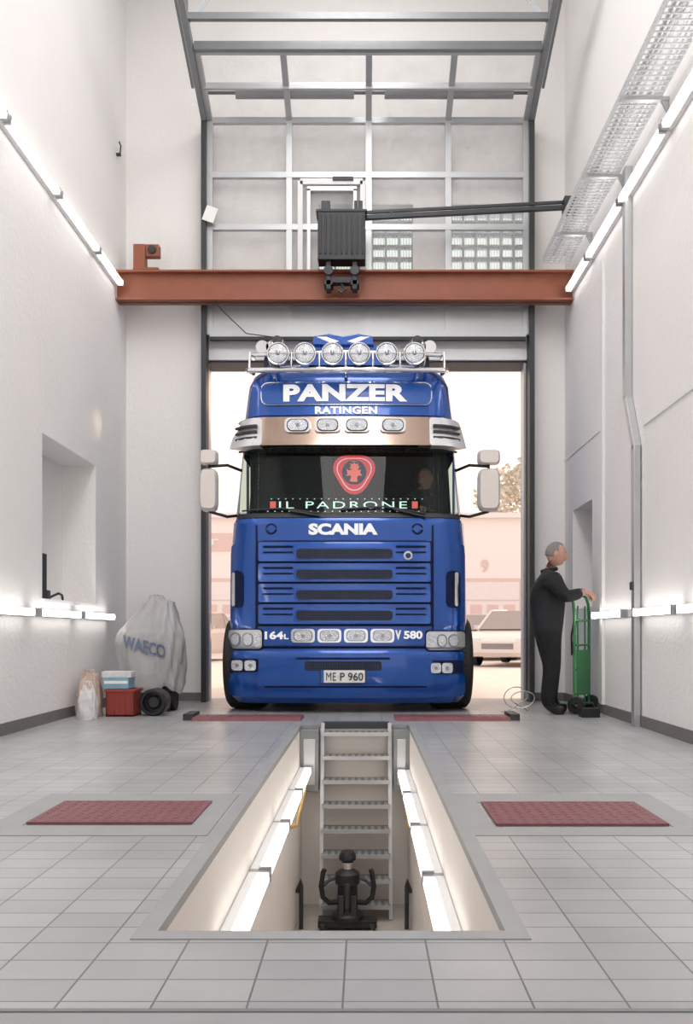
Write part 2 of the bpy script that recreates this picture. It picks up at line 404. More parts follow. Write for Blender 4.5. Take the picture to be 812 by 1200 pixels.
f2.beam((dX(246)-.02,9.38,inc(9.38)),(dX(616)+.02,9.38,inc(9.38)),.07,.09,'alud')
pn.add([(dX(246),10.2,z0),(dX(616),10.2,z0),(dX(616),9.42,inc(9.42)),(dX(246),9.42,inc(9.42))],[(0,1,2,3)],'pane')
pn.build('panes',e)
f2.build('inclined_frame',e)
tr=MB()
for s_,u in ((-1,240),(1,622)):
    x=dX(u)
    tr.box(x-.03,x+.03,10.12,10.30,0,z0,'dark')
    tr.beam((x,10.2,z0-.02),(x,8.5,inc(8.5)),.06,.10,'alud')
    tr.beam((x+s_*.08,9.9,inc(9.9)+.1),(x+s_*.08,8.5,inc(8.5)+.1),.03,.06,'alud')
    tr.box(x-.02,x+.02,10.3,YB,4.6,4.7,'dark'); tr.box(x-.02,x+.02,10.3,YB,6.3,6.4,'dark')
    tr.beam((x,9.15,inc(9.15)),(x-s_*.55,9.6,8.4),.03,.04,'alud')
    tr.beam((x,9.13,inc(9.13)),(x,9.13,H),.04,.04,'alud')
tr.beam((dX(236),9.10,inc(9.10)+.02),(dX(626),9.10,inc(9.10)+.02),.05,.07,'alud')
for a,b in ((280,415),(450,597)):
    tr.cyl((dX(a),9.95,inc(9.95)+.08),(dX(b),9.95,inc(9.95)+.08),.065,'alud',14)
tr.cyl((dX(246),9.95,inc(9.95)+.08),(dX(616),9.95,inc(9.95)+.08),.018,'dark',10)
tr.build('tracks',e)
mb=MB(); mb.box(DX0-.02,DX1+.02,10.30,YB,DZ-.03,DZ+.10,'white'); mb.box(DX0,DX1,YB-.005,YB+.36,DZ-.05,DZ,'dark'); mb.build('trim_4')
mb=MB(); mb.box(DX0-.05,DX0+.03,YB+.0,YB+.1,0,DZ,'alu'); mb.box(DX1-.03,DX1+.05,YB,YB+.1,0,DZ,'alu'); mb.build('trim_5')

# ------------------------------------------------------------ crane beam
e=group('overhead_crane_beam',(-.2,10.0,4.9)); mb=MB()
bz0,bz1=4.69,5.04
mb.box(XL,XR,9.9,10.08,bz0,bz0+.025,'rust'); mb.box(XL,XR,9.9,10.08,bz1-.025,bz1,'rust'); mb.box(XL,XR,9.97,10.0,bz0,bz1,'rust')
mb.build('i_beam',e,bevel=.004)
mb=MB()
mb.box(-2.70,-2.40,9.90,10.06,bz1,bz1+.03,'rust'); mb.box(-2.70,-2.56,9.92,10.04,bz1,bz1+.31,'rust'); mb.box(-2.56,-2.40,9.93,10.03,bz1+.17,bz1+.31,'rust')
mb.cyl((-2.48,9.9,bz1+.24),(-2.48,9.93,bz1+.24),.05,'dark'); mb.build('end_bracket',e,bevel=.01)
e=group('electric_hoist',(-.26,9.85,5.3)); mb=MB()
mb.box(-.54,0.0,9.68,9.88,bz1+.02,bz1+.58,'black')
for i in range(9): mb.box(-.52+i*.06,-.50+i*.06,9.665,9.68,bz1+.08,bz1+.52,'dark')
mb.box(-.56,.02,9.67,9.89,bz1+.56,bz1+.59,'dark')
mb.box(-.5,-.40,9.70,9.8,bz1+.59,bz1+.70,'dark'); mb.box(-.08,-.03,9.70,9.8,bz1+.59,bz1+.70,'dark')
for x in (-.42,-.12):
    mb.box(x-.03,x+.03,9.72,9.85,bz0+.05,bz1+.02,'black'); mb.cyl((x,9.70,bz1-.09),(x,9.76,bz1-.09),.055,'dark'); mb.box(x-.05,x+.05,9.72,9.88,bz0+.1,bz0+.16,'black')
mb.tube([(-.27,9.78,bz0+.17),(-.27,9.78,bz0+.12),(-.23,9.78,bz0+.07),(-.27,9.78,bz0+.03),(-.31,9.78,bz0+.06)],.018,'dark')
mb.box(-.45,-.08,9.74,9.84,bz0+.13,bz0+.2,'black')
mb.build('hoist_body',e,bevel=.006)
mb=MB()
mb.beam((0,9.8,5.59),(2.32,9.8,5.71),.05,.045,'dark'); mb.beam((0,9.86,5.68),(2.32,9.86,5.80),.03,.03,'dark')
mb.box(2.28,XR-.002,9.75,9.9,5.66,5.82,'dark'); mb.beam((.3,9.83,5.6),(.3,9.83,5.7),.03,.03,'dark')
mb.build('power_rail',e)
mb=MB(); mb.tube([(-1.75,9.95,bz0),(-1.68,9.98,4.6),(-1.4,10.05,4.35),(-.9,10.1,4.3),(-.4,10.1,4.28)],.006,'dark',6); mb.build('control_cable',e)

# ------------------------------------------------------------ TRUCK
XC=-.18; Y0=8.73; RC=.26
TR=group('truck',(XC,10.0,0))
Kv=[(824,1.20,.10),(817,1.25,.03),(800,1.27,0),(766,1.27,0),(762.5,1.262,.015),(762,1.245,.045),(760,1.245,.045),(759,1.258,.03),(735,1.258,.03),(640,1.243,.055),(609,1.225,.075),(604,1.205,.10),(522,1.16,.27),(487,1.145,.29),(447,1.11,.38),(436,1.07,.48),(430,1.0,.66),(427,.93,.95)]
K=[(.82+(742-v)*(Y0+y)/1000,w,y) for v,w,y in Kv]
def prof(z):
    if z<=K[0][0]: return K[0][1],K[0][2]
    for a,b in zip(K,K[1:]):
        if z<=b[0]:
            t=(z-a[0])/(b[0]-a[0]); return a[1]+t*(b[1]-a[1]),a[2]+t*(b[2]-a[2])
    return K[-1][1],K[-1][2]
def fy(x,z,r=RC):
    w,yf=prof(z); a=abs(x-XC); y=Y0+yf+.05*(min(a,w)/w)**2
    if a>w-r:
        t=min(a-(w-r),r*.985); y+=r-math.sqrt(r*r-t*t)
    return y
def uv(u,v,o=0):
    z=.82+(742-v)*Y0/1000
    for _ in range(5):
        yf=prof(z)[1]; z=.82+(742-v)*(Y0+yf-o)/1000
    return (u-428)*(Y0+yf-o)/1000, z
def outp(x,z,off):
    s=(fy(x+.002,z)-fy(x-.002,z))/.004; n=math.sqrt(1+s*s)
    return (x+off*s/n, fy(x,z)-off/n, z)
def fpatch(mb,u0,u1,v0,v1,off,k,r=0,ut=None,thick=.03,nx=None,nz=None,depth_in=.01):
    nx=nx or max(3,int(abs(u1-u0)/6)); nz=nz or (8 if r else max(2,int(abs(v1-v0)/12)))
    ut=ut or (u0,u1); rows=[]
    for i in range(nz+1):
        t=i/nz
        if r: t=.5-.5*math.cos(math.pi*t)
        v=v1+(v0-v1)*t; a=u0+(ut[0]-u0)*t; b=u1+(ut[1]-u1)*t
        ins=0
        d=min(v1-v,v-v0)
        if r and d<r: ins=r-math.sqrt(max(0,r*r-(r-d)**2))
        a+=ins; b-=ins
        o=off(t) if callable(off) else off
        rows.append([(uv(a+(b-a)*j/nx,v,o),o) for j in range(nx+1)])
    vs=[]; 
    for row in rows:
        for (x,z),o in row: vs.append(outp(x,z,o))
    n1=len(vs)
    for row in rows:
        for (x,z),o in row: vs.append(outp(x,z,-depth_in))
    W=nx+1; fs=[]
    for i in range(nz):
        for j in range(nx): fs.append((i*W+j,i*W+j+1,(i+1)*W+j+1,(i+1)*W+j))
    for j in range(nx): fs.append((j,n1+j,n1+j+1,j+1)); q=nz*W+j; fs.append((q,q+1,n1+q+1,n1+q))
    for i in range(nz):
        q=i*W; fs.append((q,q+W,n1+q+W,n1+q)); q=i*W+nx; fs.append((q,n1+q,n1+q+W,q+W))
    mb.add(vs,fs,k)
def ftext(mb,s,uc,vc,wpx,hpx,off,k,bold=.0,space=1.0):
    vs,fs=textgeo(s,bold,0,space); out=[]
    for a,b,c in vs:
        x,z=uv(uc+a*wpx,vc-b*hpx,off); out.append(outp(x,z,off))
    mb.add(out,fs,k)
zs=[]
for a,b in zip(K,K[1:]):
    n=max(1,int((b[0]-a[0])/.045)); zs+=[a[0]+(b[0]-a[0])*i/n for i in range(n)]
zs.append(K[-1][0])
ts=[]
for i in range(41):
    t=-1+2*i/40; ts.append(math.copysign(abs(t)**.75,t))
YBK=10.95
side=[9.15,9.35,9.6,9.85,10.1,10.35,10.6,YBK]
zw0=K[11][0]; zw1=K[12][0]
mb=MB(); vs=[]
for z in zs:
    w,yf=prof(z); r=[]
    for t in ts:
        x=XC+w*t; r.append((x,fy(x,z,RC) if abs(t)<1 else Y0+yf+.05+RC,z))
    sd=[]
    for y in side: sd.append(max(y,Y0+yf+.05+RC+.02))
    right=[(XC+w,y+i*.0001,z) for i,y in enumerate(sd)]
    left=[(XC-w,y_,z) for (_,y_,_2) in reversed(right)]
    vs.append(r+right+left)
W=len(vs[0]); flat=[p for r in vs for p in r]; fsd={}
for i in range(len(zs)-1):
    zc=(zs[i]+zs[i+1])/2
    for j in range(W):
        j2=(j+1)%W; k='blue'
        if zw0+.005<zc<zw1 and j<40:
            tm=abs(ts[j]+ts[j+1])/2
            if tm<.965: k='glass'
        if zw0+.06<zc<zw1-.05:
            a=flat[j]; b=flat[j2]; ym=(a[1]+b[1])/2
            if j>40 and 9.3<ym<10.2 and abs(a[0]-b[0])<.1: k='glass'
        if j>40 and zc<1.0 and abs(flat[j][0]-flat[j2][0])<.1:
            ym=(flat[j][1]+flat[j2][1])/2
            if (ym-9.45)**2+(zc-.48)**2<.36: continue
        fsd.setdefault(k,[]).append((i*W+j,i*W+j2,(i+1)*W+j2,(i+1)*W+j))
o=0
for k,fl in fsd.items():
    i_=mb.mi(k)
    if o==0: mb.v+=flat; o=1
    for f in fl: mb.f.append(list(f)); mb.m.append(i_)
top=[(len(zs)-1)*W+j for j in range(W)]
mb.f.append(top); mb.m.append(mb.mi('blue'))
mb.build('cab_body',TR,sharp=28)

mb=MB()
fpatch(mb,301,506,634,734,.006,'blued')
for (a,b) in ((635,657.5),(660,681.5),(684,705.5),(708,731)):
    fpatch(mb,302.5,504.5,a,b,lambda t:.058-.034*t,'blue',r=2,ut=(302.5,504.5))
    for c in (a+4,a+11):
        fpatch(mb,308,343,c,c+1.4,.056,'blued'); fpatch(mb,464,499,c,c+1.4,.056,'blued')
    fpatch(mb,344,463,a+5.5,b-1.5,.060,'blue',r=5)
fpatch(mb,306,500,607,633,.018,'blue',r=5,ut=(310,497))
fpatch(mb,268,298,634,733,.014,'blue',r=8); fpatch(mb,510,546,634,733,.014,'blue',r=8)
fpatch(mb,299,301.5,606,760,.004,'blued'); fpatch(mb,506,508.5,606,760,.004,'blued')
for (a,b) in ((643,654.5),(667.5,678.5),(691.5,702.5),(715.5,727)): fpatch(mb,347,460,a,b,.066,'mesh',r=4)
fpatch(mb,303,504,757,760,.005,'blued')
fpatch(mb,270,285,668,712,.026,'blued',r=6); fpatch(mb,523,539,668,712,.026,'blued',r=6)
fpatch(mb,272,276,670,710,.036,'chrome',r=1); fpatch(mb,532,536,670,710,.036,'chrome',r=1)
fpatch(mb,300,510,764,818,.03,'blue',r=7,ut=(304,506)); fpatch(mb,357,447,775,786,.037,'mesh',r=3)
fpatch(mb,347,457,770.5,773,.036,'blued')
fpatch(mb,310,500,804,806,.034,'blued')
fpatch(mb,266,298,790,816,.012,'blue',r=4); fpatch(mb,512,546,790,816,.012,'blue',r=4)
mb.build('front_panels',TR,sharp=30)
mb=MB()
fpatch(mb,266,303,772,788,.02,'blued',r=3); fpatch(mb,504,543,774,790,.02,'blued',r=3)
for c in (278,293): fpatch(mb,c-6.5,c+6.5,774,786,.032,'lens',r=3); fpatch(mb,c-2,c+2,778,782,.036,'lensd',r=2)
for c in (511,524): fpatch(mb,c-6,c+6,777,789,.032,'lens',r=3); fpatch(mb,c-2,c+2,781,785,.036,'lensd',r=2)
fpatch(mb,264,308,736.5,762,.014,'blued',r=4); fpatch(mb,498,547,738.5,763,.014,'blued',r=4)
fpatch(mb,266,306.5,738,760.5,.022,'silver',r=4); fpatch(mb,499.5,545,740,761.5,.022,'silver',r=4)
for c in (276,290): fpatch(mb,c-6,c+6,741,758,.030,'lensd',r=6); fpatch(mb,c-4.5,c+4.5,743,756,.035,'lens',r=4.5)
fpatch(mb,298,305,741,758,.030,'lens',r=3)
fpatch(mb,501,511,743,759,.030,'lens',r=4)
for c in (518,531): fpatch(mb,c-6,c+6,743,759,.030,'lensd',r=6); fpatch(mb,c-4.5,c+4.5,745,757,.035,'lens',r=4.5)
fpatch(mb,309,498,735.5,755,.022,'blue',r=2)
for c in (355,386,417,448):
    fpatch(mb,c-14,c+14,737,753,.034,'chrome',r=4); fpatch(mb,c-11.5,c+11.5,738.5,751.5,.044,'lensd',r=5); fpatch(mb,c-10.2,c+10.2,739.3,750.7,.050,'lens',r=5)
    fpatch(mb,c-2,c+2,743,747,.056,'lensd',r=2)
fpatch(mb,279,535,488,521,lambda t:.15-.09*t,'visor',r=4,nz=10,depth_in=.02)
for a,b in ((279,307),(503,535)): fpatch(mb,a,b,488.5,521,lambda t:.155-.09*t,'silver',r=2,nz=6)
for a,b in ((284,303),(507,530)):
    for v in (496,503,510):
        fpatch(mb,a,b,v,v+2.6,lambda t:.132,'dark')
for c in (349,384,418,460):
    fpatch(mb,c-15,c+15,489,506,.13,'chrome',r=5); fpatch(mb,c-12.5,c+12.5,490.5,504.5,.142,'dark',r=6); fpatch(mb,c-11.5,c+11.5,491.2,503.8,.148,'lens',r=6); fpatch(mb,c-2,c+2,495.5,499.5,.154,'lensd',r=2)
mb.build('lamps_and_visor',TR,sharp=35)
mb=MB()
fpatch(mb,290,521,444,486,.02,'blue',r=5,ut=(296,515))
fpatch(mb,306,506,447,474,.04,'chrome',r=8); fpatch(mb,307.2,504.8,448,473,.046,'bluel',r=7)
mb.build('name_sign',TR)
mb=MB()
ftext(mb,'PANZER',404.5,460,145,20,.056,'txtw',.05,1.05); ftext(mb,'RATINGEN',405.5,480.5,73,9,.028,'txtw',.05,1.1)
ftext(mb,'SCANIA',402,620,81,13.5,.03,'txts',.055,1.0)
ftext(mb,'164',321,744.5,22,9.5,.034,'txtw',.04); ftext(mb,'L',335.5,746,5.5,6,.034,'txtw',.03)
ftext(mb,'580',484,744,22,9.5,.034,'txtw',.04); ftext(mb,'V',466.5,744,7,11,.034,'txts',.06)
mb.build('lettering',TR)
mb=MB()
fpatch(mb,374.5,429,784.5,801,.045,'txtk',r=1.5); fpatch(mb,376,427.5,785.5,800,.05,'plate',r=1)
fpatch(mb,376,379.5,785.5,800,.052,'bluel')
ftext(mb,'ME',388,793,11.5,9.5,.056,'txtk',.0,1.1); ftext(mb,'P 960',412,793,27,9.5,.056,'txtk',.01); mb.obox(outp(*uv(396.8,793,.055),.056),(.015,.004,.03),'silver')
mb.build('licence_plate',TR)
mb=MB()
for u,v in ((318,620),(489,620)):
    x,z=uv(u,v); p=outp(x,z,.02); mb.lathe(p,(0,-1,0),[(0,.012),(.05,.01),(.06,0),(.06,-.02)],'blued'); mb.lathe((p[0],p[1]-.012,p[2]),(0,-1,0),[(0,.008),(.038,.004),(.04,-.002)],'blue'); mb.box(p[0]-.06,p[0]+.06,p[1]-.025,p[1]-.01,p[2]-.008,p[2]+.008,'blue')
x,z=uv(478,651,.06); p=outp(x,z,.058); mb.lathe(p,(0,-1,0),[(0,.012),(.04,.01),(.048,0)],'silver'); mb.lathe((p[0],p[1]-.012,p[2]),(0,-1,0),[(0,.003),(.028,.0)],'navy')
def fline(mb,pts,off,r,k):
    q=[]
    for (a,b) in zip(pts,pts[1:]):
        for i in range(6):
            t=i/6; x,z=uv(a[0]+(b[0]-a[0])*t,a[1]+(b[1]-a[1])*t); q.append(outp(x,z,off))
    x,z=uv(*pts[-1]); q.append(outp(x,z,off)); mb.tube(q,r,k,8)
fline(mb,[(285,598),(330,596),(375,602)],.03,.009,'black'); fline(mb,[(400,597),(450,594),(498,602)],.03,.009,'black')
fline(mb,[(375,605),(340,599)],.035,.012,'black'); fline(mb,[(499,606),(460,597)],.035,.012,'black')
fpatch(mb,276,540,601,606,.012,'black')
fline(mb,[(276,524),(538,524)],.012,.012,'black')
mb.build('wipers_and_badges',TR)
# light bar
mb=MB(); yb_=8.93; s_=1000/yb_
def bx(u): return (u-428)/s_
def bz(v): return .82+(742-v)/s_
mb.tube([(bx(291),9.3,bz(425)),(bx(289),9.02,bz(431)),(bx(293),yb_,bz(434)),(bx(350),yb_-.05,bz(435)),(bx(408),yb_-.06,bz(435)),(bx(466),yb_-.05,bz(435)),(bx(520),yb_,bz(434)),(bx(524),9.02,bz(431)),(bx(522),9.3,bz(425))],.028,'chrome',14)
mb.tube([(bx(291),9.35,bz(405)),(bx(292),9.05,bz(412)),(bx(350),yb_+.08,bz(411)),(bx(408),yb_+.07,bz(410)),(bx(466),yb_+.08,bz(411)),(bx(521),9.05,bz(412)),(bx(522),9.35,bz(405))],.022,'chrome',14)
for u in (292,341,374,405,437,469,521): mb.tube([(bx(u),yb_+.02,bz(434)),(bx(u),yb_+.06,bz(411))],.014,'chrome',10)
for u in (320,405,490): mb.tube([(bx(u),yb_,bz(436)),(bx(u),9.2,bz(440))],.018,'chrome',10)
for u in (327,358,390,421,453,485):
    c=(bx(u),yb_-.10,bz(418))
    mb.lathe(c,(0,-1,0),[(0,-.13),(.05,-.125),(.10,-.08),(.115,-.03),(.120,0),(.115,.014),(.104,.012)],'chrome')
    mb.lathe(c,(0,-1,0),[(.1045,.009),(.098,.012),(.094,.012)],'dark')
    mb.lathe(c,(0,-1,0),[(.096,.012),(.075,.022),(.04,.028),(0,.03)],'lens')
    mb.lathe(c,(0,-1,0),[(.025,.030),(.02,.034),(0,.035)],'lensd'); mb.box(c[0]-.10,c[0]+.10,c[1]-.034,c[1]-.02,c[2]-.003,c[2]+.003,'silver')
for u in (325,489):
    c=(bx(u),yb_+.05,bz(400)); mb.lathe((c[0],c[1],c[2]-.04),(0,0,1),[(.075,-.02),(.08,.0),(.075,.05),(.05,.085),(0,.10)],'chrome'); mb.lathe((c[0],c[1]-.06,c[2]+.0),(0,-1,0),[(.05,0),(.05,.025),(0,.03)],'dark')
for sg in (1,-1):
    for q in (0,1):
        x0_=bx(405)+sg*(.78+.11*q); mb.tube([(x0_,9.7,3.86),(x0_,9.3,3.86),(x0_,9.12,3.86),(x0_,9.06,3.86)],[.02,.025,.04,.07],'chrome',16)
        mb.box(x0_-.02,x0_+.02,9.4,9.45,3.6,3.85,'dark')
mb.build('light_bar',TR,sharp=40)
mb=MB()
yc=9.35; q=1000/yc
def cx(u): return (u-428)/q
def cz(v): return .82+(742-v)/q
mb.prism([(cx(366),cz(404)),(cx(438),cz(404)),(cx(437),cz(394)),(cx(420),cz(391)),(cx(402),cz(394)),(cx(386),cz(391)),(cx(367),cz(394))],yc,yc+.3,'blue')
for a in (1,-1):
    c0=402
    mb.prism([(cx(c0+a*4),cz(400)),(cx(c0+a*20),cz(394.5)),(cx(c0+a*32),cz(394.5)),(cx(c0+a*14),cz(402.5))],yc-.006,yc+.01,'txtw')
mb.prism([(cx(350),cz(430)),(cx(455),cz(430)),(cx(440),cz(402)),(cx(365),cz(402))],yc+.05,yc+.6,'blue')
mb.box(XC-.45,XC+.45,9.4,10.6,3.6,3.78,'blue')
mb.build('roof_crest',TR,bevel=.01)
mb=MB(); 
xa,xb=XC-1.08,XC+1.08
mb.box(xa,xb,10.45,10.5,1.6,3.3,'cabin'); mb.box(xa,xb,9.1,10.5,1.55,1.6,'cabin'); mb.box(xa,xb,9.3,10.5,2.98,3.02,'cabin')
mb.box(xa-.02,xa,9.3,10.5,1.6,2.0,'cabin'); mb.box(xb,xb+.02,9.3,10.5,1.6,2.0,'cabin')
mb.box(XC-1.06,XC+1.06,9.22,9.45,1.7,2.06,'cabin')
mb.box(XC-1.02,XC-.2,10.0,10.4,2.2,2.9,'cabing')
for i in range(26):
    x=XC-1.05+i*.084; mb.cyl((x,9.34,2.80),(x,9.34,2.98),.042,'cabing',10)
for s2 in (-1,1):
    for i in range(4): mb.cyl((XC+s2*(1.06-.03*i),9.42+i*.07,2.05),(XC+s2*(1.06-.03*i),9.42+i*.07,2.98),.03,'cabing',8)
for x in (XC+.62,XC-.62):
    mb.box(x-.25,x+.25,9.75,10.22,1.75,1.93,'cabin'); mb.box(x-.24,x+.24,10.16,10.3,1.9,2.55,'cabin'); mb.box(x-.13,x+.13,10.18,10.28,2.55,2.75,'cabin')
cxw=XC+.62; ring=[(cxw+.22*math.cos(t),9.56+.10*math.sin(t)*.8,2.14+.2*math.sin(t)) for t in [2*math.pi*i/24 for i in range(24)]]
mb.tube(ring,.015,'black',8,closed=True); mb.tube([(cxw,9.56,2.14),(cxw,9.42,2.02)],.03,'black'); mb.beam((cxw-.2,9.56,2.14),(cxw+.2,9.56,2.14),.03,.02,'black')
mb.build('cabin_interior',TR,bevel=.008)
mb=MB()
def gx(u): return (u-428)*9.02/1000
def gz(v): return .82+(742-v)*9.02/1000
def tri(sc_):
    P=[]; c0=(gx(415),gz(553))
    for i in range(60):
        t=2*math.pi*i/60; rr=.182*(1+.11*math.cos(3*(t-math.pi/2+math.pi)) )
        P.append((c0[0]+rr*sc_*math.cos(t)*1.03,c0[1]+rr*sc_*math.sin(t)))
    return P
mb.prism(tri(1.14),9.06,9.068,'red'); mb.prism(tri(.95),9.055,9.06,'badgew'); mb.prism(tri(.90),9.05,9.055,'red'); 
c0=(gx(415),gz(553))
mb.prism([(c0[0]+.13*math.cos(t),c0[1]+.13*math.sin(t)) for t in [2*math.pi*i/40 for i in range(40)]],9.045,9.05,'navy')
gr=[(-.02,-.10),(.035,-.10),(.03,-.05),(.05,-.03),(.085,-.04),(.06,.0),(.075,.03),(.04,.02),(.045,.05),(.06,.055),(.04,.075),(.045,.10),(.02,.085),(0,.105),(-.02,.085),(-.045,.10),(-.035,.065),(-.05,.045),(-.02,.03),(-.055,.02),(-.085,.035),(-.07,-.01),(-.09,-.04),(-.045,-.03),(-.03,-.05),(-.05,-.09)]
mb.prism([(c0[0]+a,c0[1]+b) for a,b in gr],9.04,9.045,'ledr')
mb.prism([(c0[0]-.03,c0[1]+.108),(c0[0]+.03,c0[1]+.108),(c0[0]+.035,c0[1]+.125),(c0[0]+.015,c0[1]+.115),(c0[0],c0[1]+.128),(c0[0]-.015,c0[1]+.115),(c0[0]-.035,c0[1]+.125)],9.04,9.045,'wood')
vs_,fs_=textgeo('IL PADRONE',.0,0,1.25)
mb.add([(gx(402)+a*1.35,9.0,gz(592)+b*.075) for a,b,c in vs_],fs_,'ledg')
mb.box(gx(316),gx(492),9.01,9.02,gz(599),gz(585),'cabin')
for u in (320,486): mb.box(gx(u)-.03,gx(u)+.03,8.995,9.01,gz(596),gz(588),'ledr')
for i in range(44):
    mb.obox((gx(314+i*4.2),9.0,gz(585 if i%2 else 599.5)),(.012,.008,.008),'ledg')
mb.build('windscreen_decor',TR)
mb=MB()
def wheel(mb,x0,x1,y,r=.5):
    c=(x0+x1)/2; h=(x1-x0)/2
    mb.lathe((c,y,r),(1,0,0),[(r*.56,-h),(r*.62,-h*1.0),(r*.9,-h),(r*.98,-h*.85),(r,-h*.6),(r,h*.6),(r*.98,h*.85),(r*.9,h),(r*.62,h),(r*.56,h)],'tyre',40)
    sgn=1 if c>XC else -1
    mb.lathe((c,y,r),(sgn,0,0),[(r*.56,h*.9),(r*.5,h*.4),(r*.3,h*.3),(r*.25,h*.8),(r*.12,h*.9),(0,h*.9)],'silver',30)
    mb.lathe((c,y,r),(-sgn,0,0),[(r*.56,h*.9),(r*.4,h*.5),(0,h*.5)],'dark',30)
    for i in range(10):
        t=2*math.pi*i/10; mb.cyl((c+sgn*h*.3,y+math.cos(t)*r*.38,r+math.sin(t)*r*.38),(c+sgn*h*.55,y+math.cos(t)*r*.38,r+math.sin(t)*r*.38),.015,'chrome',8)
    for i in range(48):
        t=2*math.pi*i/48; R=Matrix.Rotation(t,3,'X')
        mb.obox(Vector((c,y,r))+R@Vector((0,0,r-.001)),(h*1.3,.03,.012),'tyre',R)
wheel(mb,XC-1.31,XC-.88,9.36,.50); wheel(mb,XC+.88,XC+1.31,9.36,.50)
for y in (13.2,):
    wheel(mb,XC-1.25,XC-.92,y); wheel(mb,XC-.90,XC-.6,y); wheel(mb,XC+.92,XC+1.25,y); wheel(mb,XC+.6,XC+.9,y)
mb.build('wheels',TR,sharp=40)
mb=MB()
mb.box(XC-.45,XC-.37,9.0,14.2,.7,.95,'dark'); mb.box(XC+.37,XC+.45,9.0,14.2,.7,.95,'dark')
mb.box(XC-.4,XC+.4,9.2,10.9,.42,1.5,'dark'); mb.cyl((XC-.95,9.42,.48),(XC+.95,9.42,.48),.07,'dark'); mb.cyl((XC-.95,13.2,.5),(XC+.95,13.2,.5),.09,'dark')
mb.box(XC-.86,XC+.86,8.95,9.05,.16,.6,'dark')
mb.box(XC-1.22,XC-.6,10.95,12.5,.35,1.0,'blue'); mb.box(XC+.6,XC+1.22,10.95,12.5,.35,1.0,'blue')
mb.prism([(12.4,1.0),(12.9,1.05),(13.7,1.05),(14.0,.95),(14.0,1.1),(12.4,1.15)],XC-.5,XC+.5,'dark',ax='x')
mb.lathe((XC,13.3,1.15),(0,0,1),[(.5,0),(.48,.05),(0,.06)],'dark')
for s2 in (-1,1):
    mb.prism([(10.95,1.2),(11.35,1.2),(11.3,3.3),(10.95,3.6)],XC+s2*1.16,XC+s2*1.20,'blue',ax='x')
    mb.tube([(XC+s2*1.28,10.6,.9),(XC+s2*1.28,10.6,3.2),(XC+s2*1.2,10.55,3.6)],.02,'chrome')
    mb.box(XC+s2*1.235,XC+s2*1.27,10.2,10.35,1.55,1.6,'black')
    for zz in (.45,.8): mb.box(XC+s2*1.1,XC+s2*1.25,9.98,10.4,zz,zz+.04,'alud')
mb.build('chassis_and_fairings',TR,bevel=.01)
mb=MB()
for s2,a0,a1 in ((-1,234,255),(1,560,586)):
    ym=9.0; q=ym/1000
    X0=(a0-428)*q; X1=(a1-428)*q
    for (v0,v1) in ((549,599),(527,544)):
        zt=.82+(742-v0)*q; zb=.82+(742-v1)*q; c=((X0+X1)/2,ym,(zt+zb)/2); hw=(X1-X0)/2; hh=(zt-zb)/2
        P=[]
        for i in range(28):
            t=2*math.pi*i/28; ct,st=math.cos(t),math.sin(t)
            P.append((c[0]+hw*math.copysign(abs(ct)**.4,ct),c[2]+hh*math.copysign(abs(st)**.4,st)))
        P2=[(c[0]+(p[0]-c[0])*.8,c[2]+(p[1]-c[2])*.88) for p in P]; n=len(P)
        vs_=[(p[0],ym-.05,p[1]) for p in P2]+[(p[0],ym,p[1]) for p in P]+[(p[0],ym+.07,p[1]) for p in P]
        fs_=[tuple(range(n)),tuple(range(2*n,3*n))]+[(j,(j+1)%n,n+(j+1)%n,n+j) for j in range(n)]+[(n+j,n+(j+1)%n,2*n+(j+1)%n,2*n+j) for j in range(n)]
        mb.add(vs_,fs_,'mirror')
        mb.prism([(c[0]+(p[0]-c[0])*.9,c[2]+(p[1]-c[2])*.93) for p in P],ym+.07,ym+.074,'chrome')
    xi=XC+s2*1.17; xo=(X0+X1)/2
    mb.tube([(xi,9.25,.82+(742-546)*q),(xi+s2*.12,9.1,.82+(742-543)*q),(xo,ym+.03,.82+(742-546)*q)],.016,'black')
    mb.tube([(xi,9.25,.82+(742-600)*q),(xi+s2*.12,9.1,.82+(742-604)*q),(xo,ym+.03,.82+(742-599)*q)],.016,'black')
    mb.tube([(xo,ym+.03,.82+(742-527)*q),(xo,ym+.03,.82+(742-599)*q)],.014,'black')
mb.build('mirrors',TR)

# ------------------------------------------------------------ PEOPLE
def skinbody(name,parent,V,E,matf,mats,g=1.2):
    me=bpy.data.meshes.new(name); me.from_pydata([v[0] for v in V],E,[]); ob=bpy.data.objects.new(name,me); sc.collection.objects.link(ob)
    md=ob.modifiers.new('s','SKIN'); md.use_smooth_shade=True
    for i,v in enumerate(V):
        r=v[1] if isinstance(v[1],tuple) else (v[1],v[1])
        d=me.skin_vertices[0].data[i]; d.radius=(r[0]*g,r[1]*g); d.use_root=(i==0)
    sb=ob.modifiers.new('b','SUBSURF'); sb.levels=2; sb.render_levels=2
    dg=bpy.context.evaluated_depsgraph_get(); m2=bpy.data.meshes.new_from_object(ob.evaluated_get(dg))
    bpy.data.objects.remove(ob)
    m2.materials.clear()
    for k in mats: m2.materials.append(M[k])
    for p in m2.polygons: p.material_index=matf(p.center); p.use_smooth=True
    o2=bpy.data.objects.new(name,m2); sc.collection.objects.link(o2); o2.parent=parent; o2.location=-parent.location
    return o2
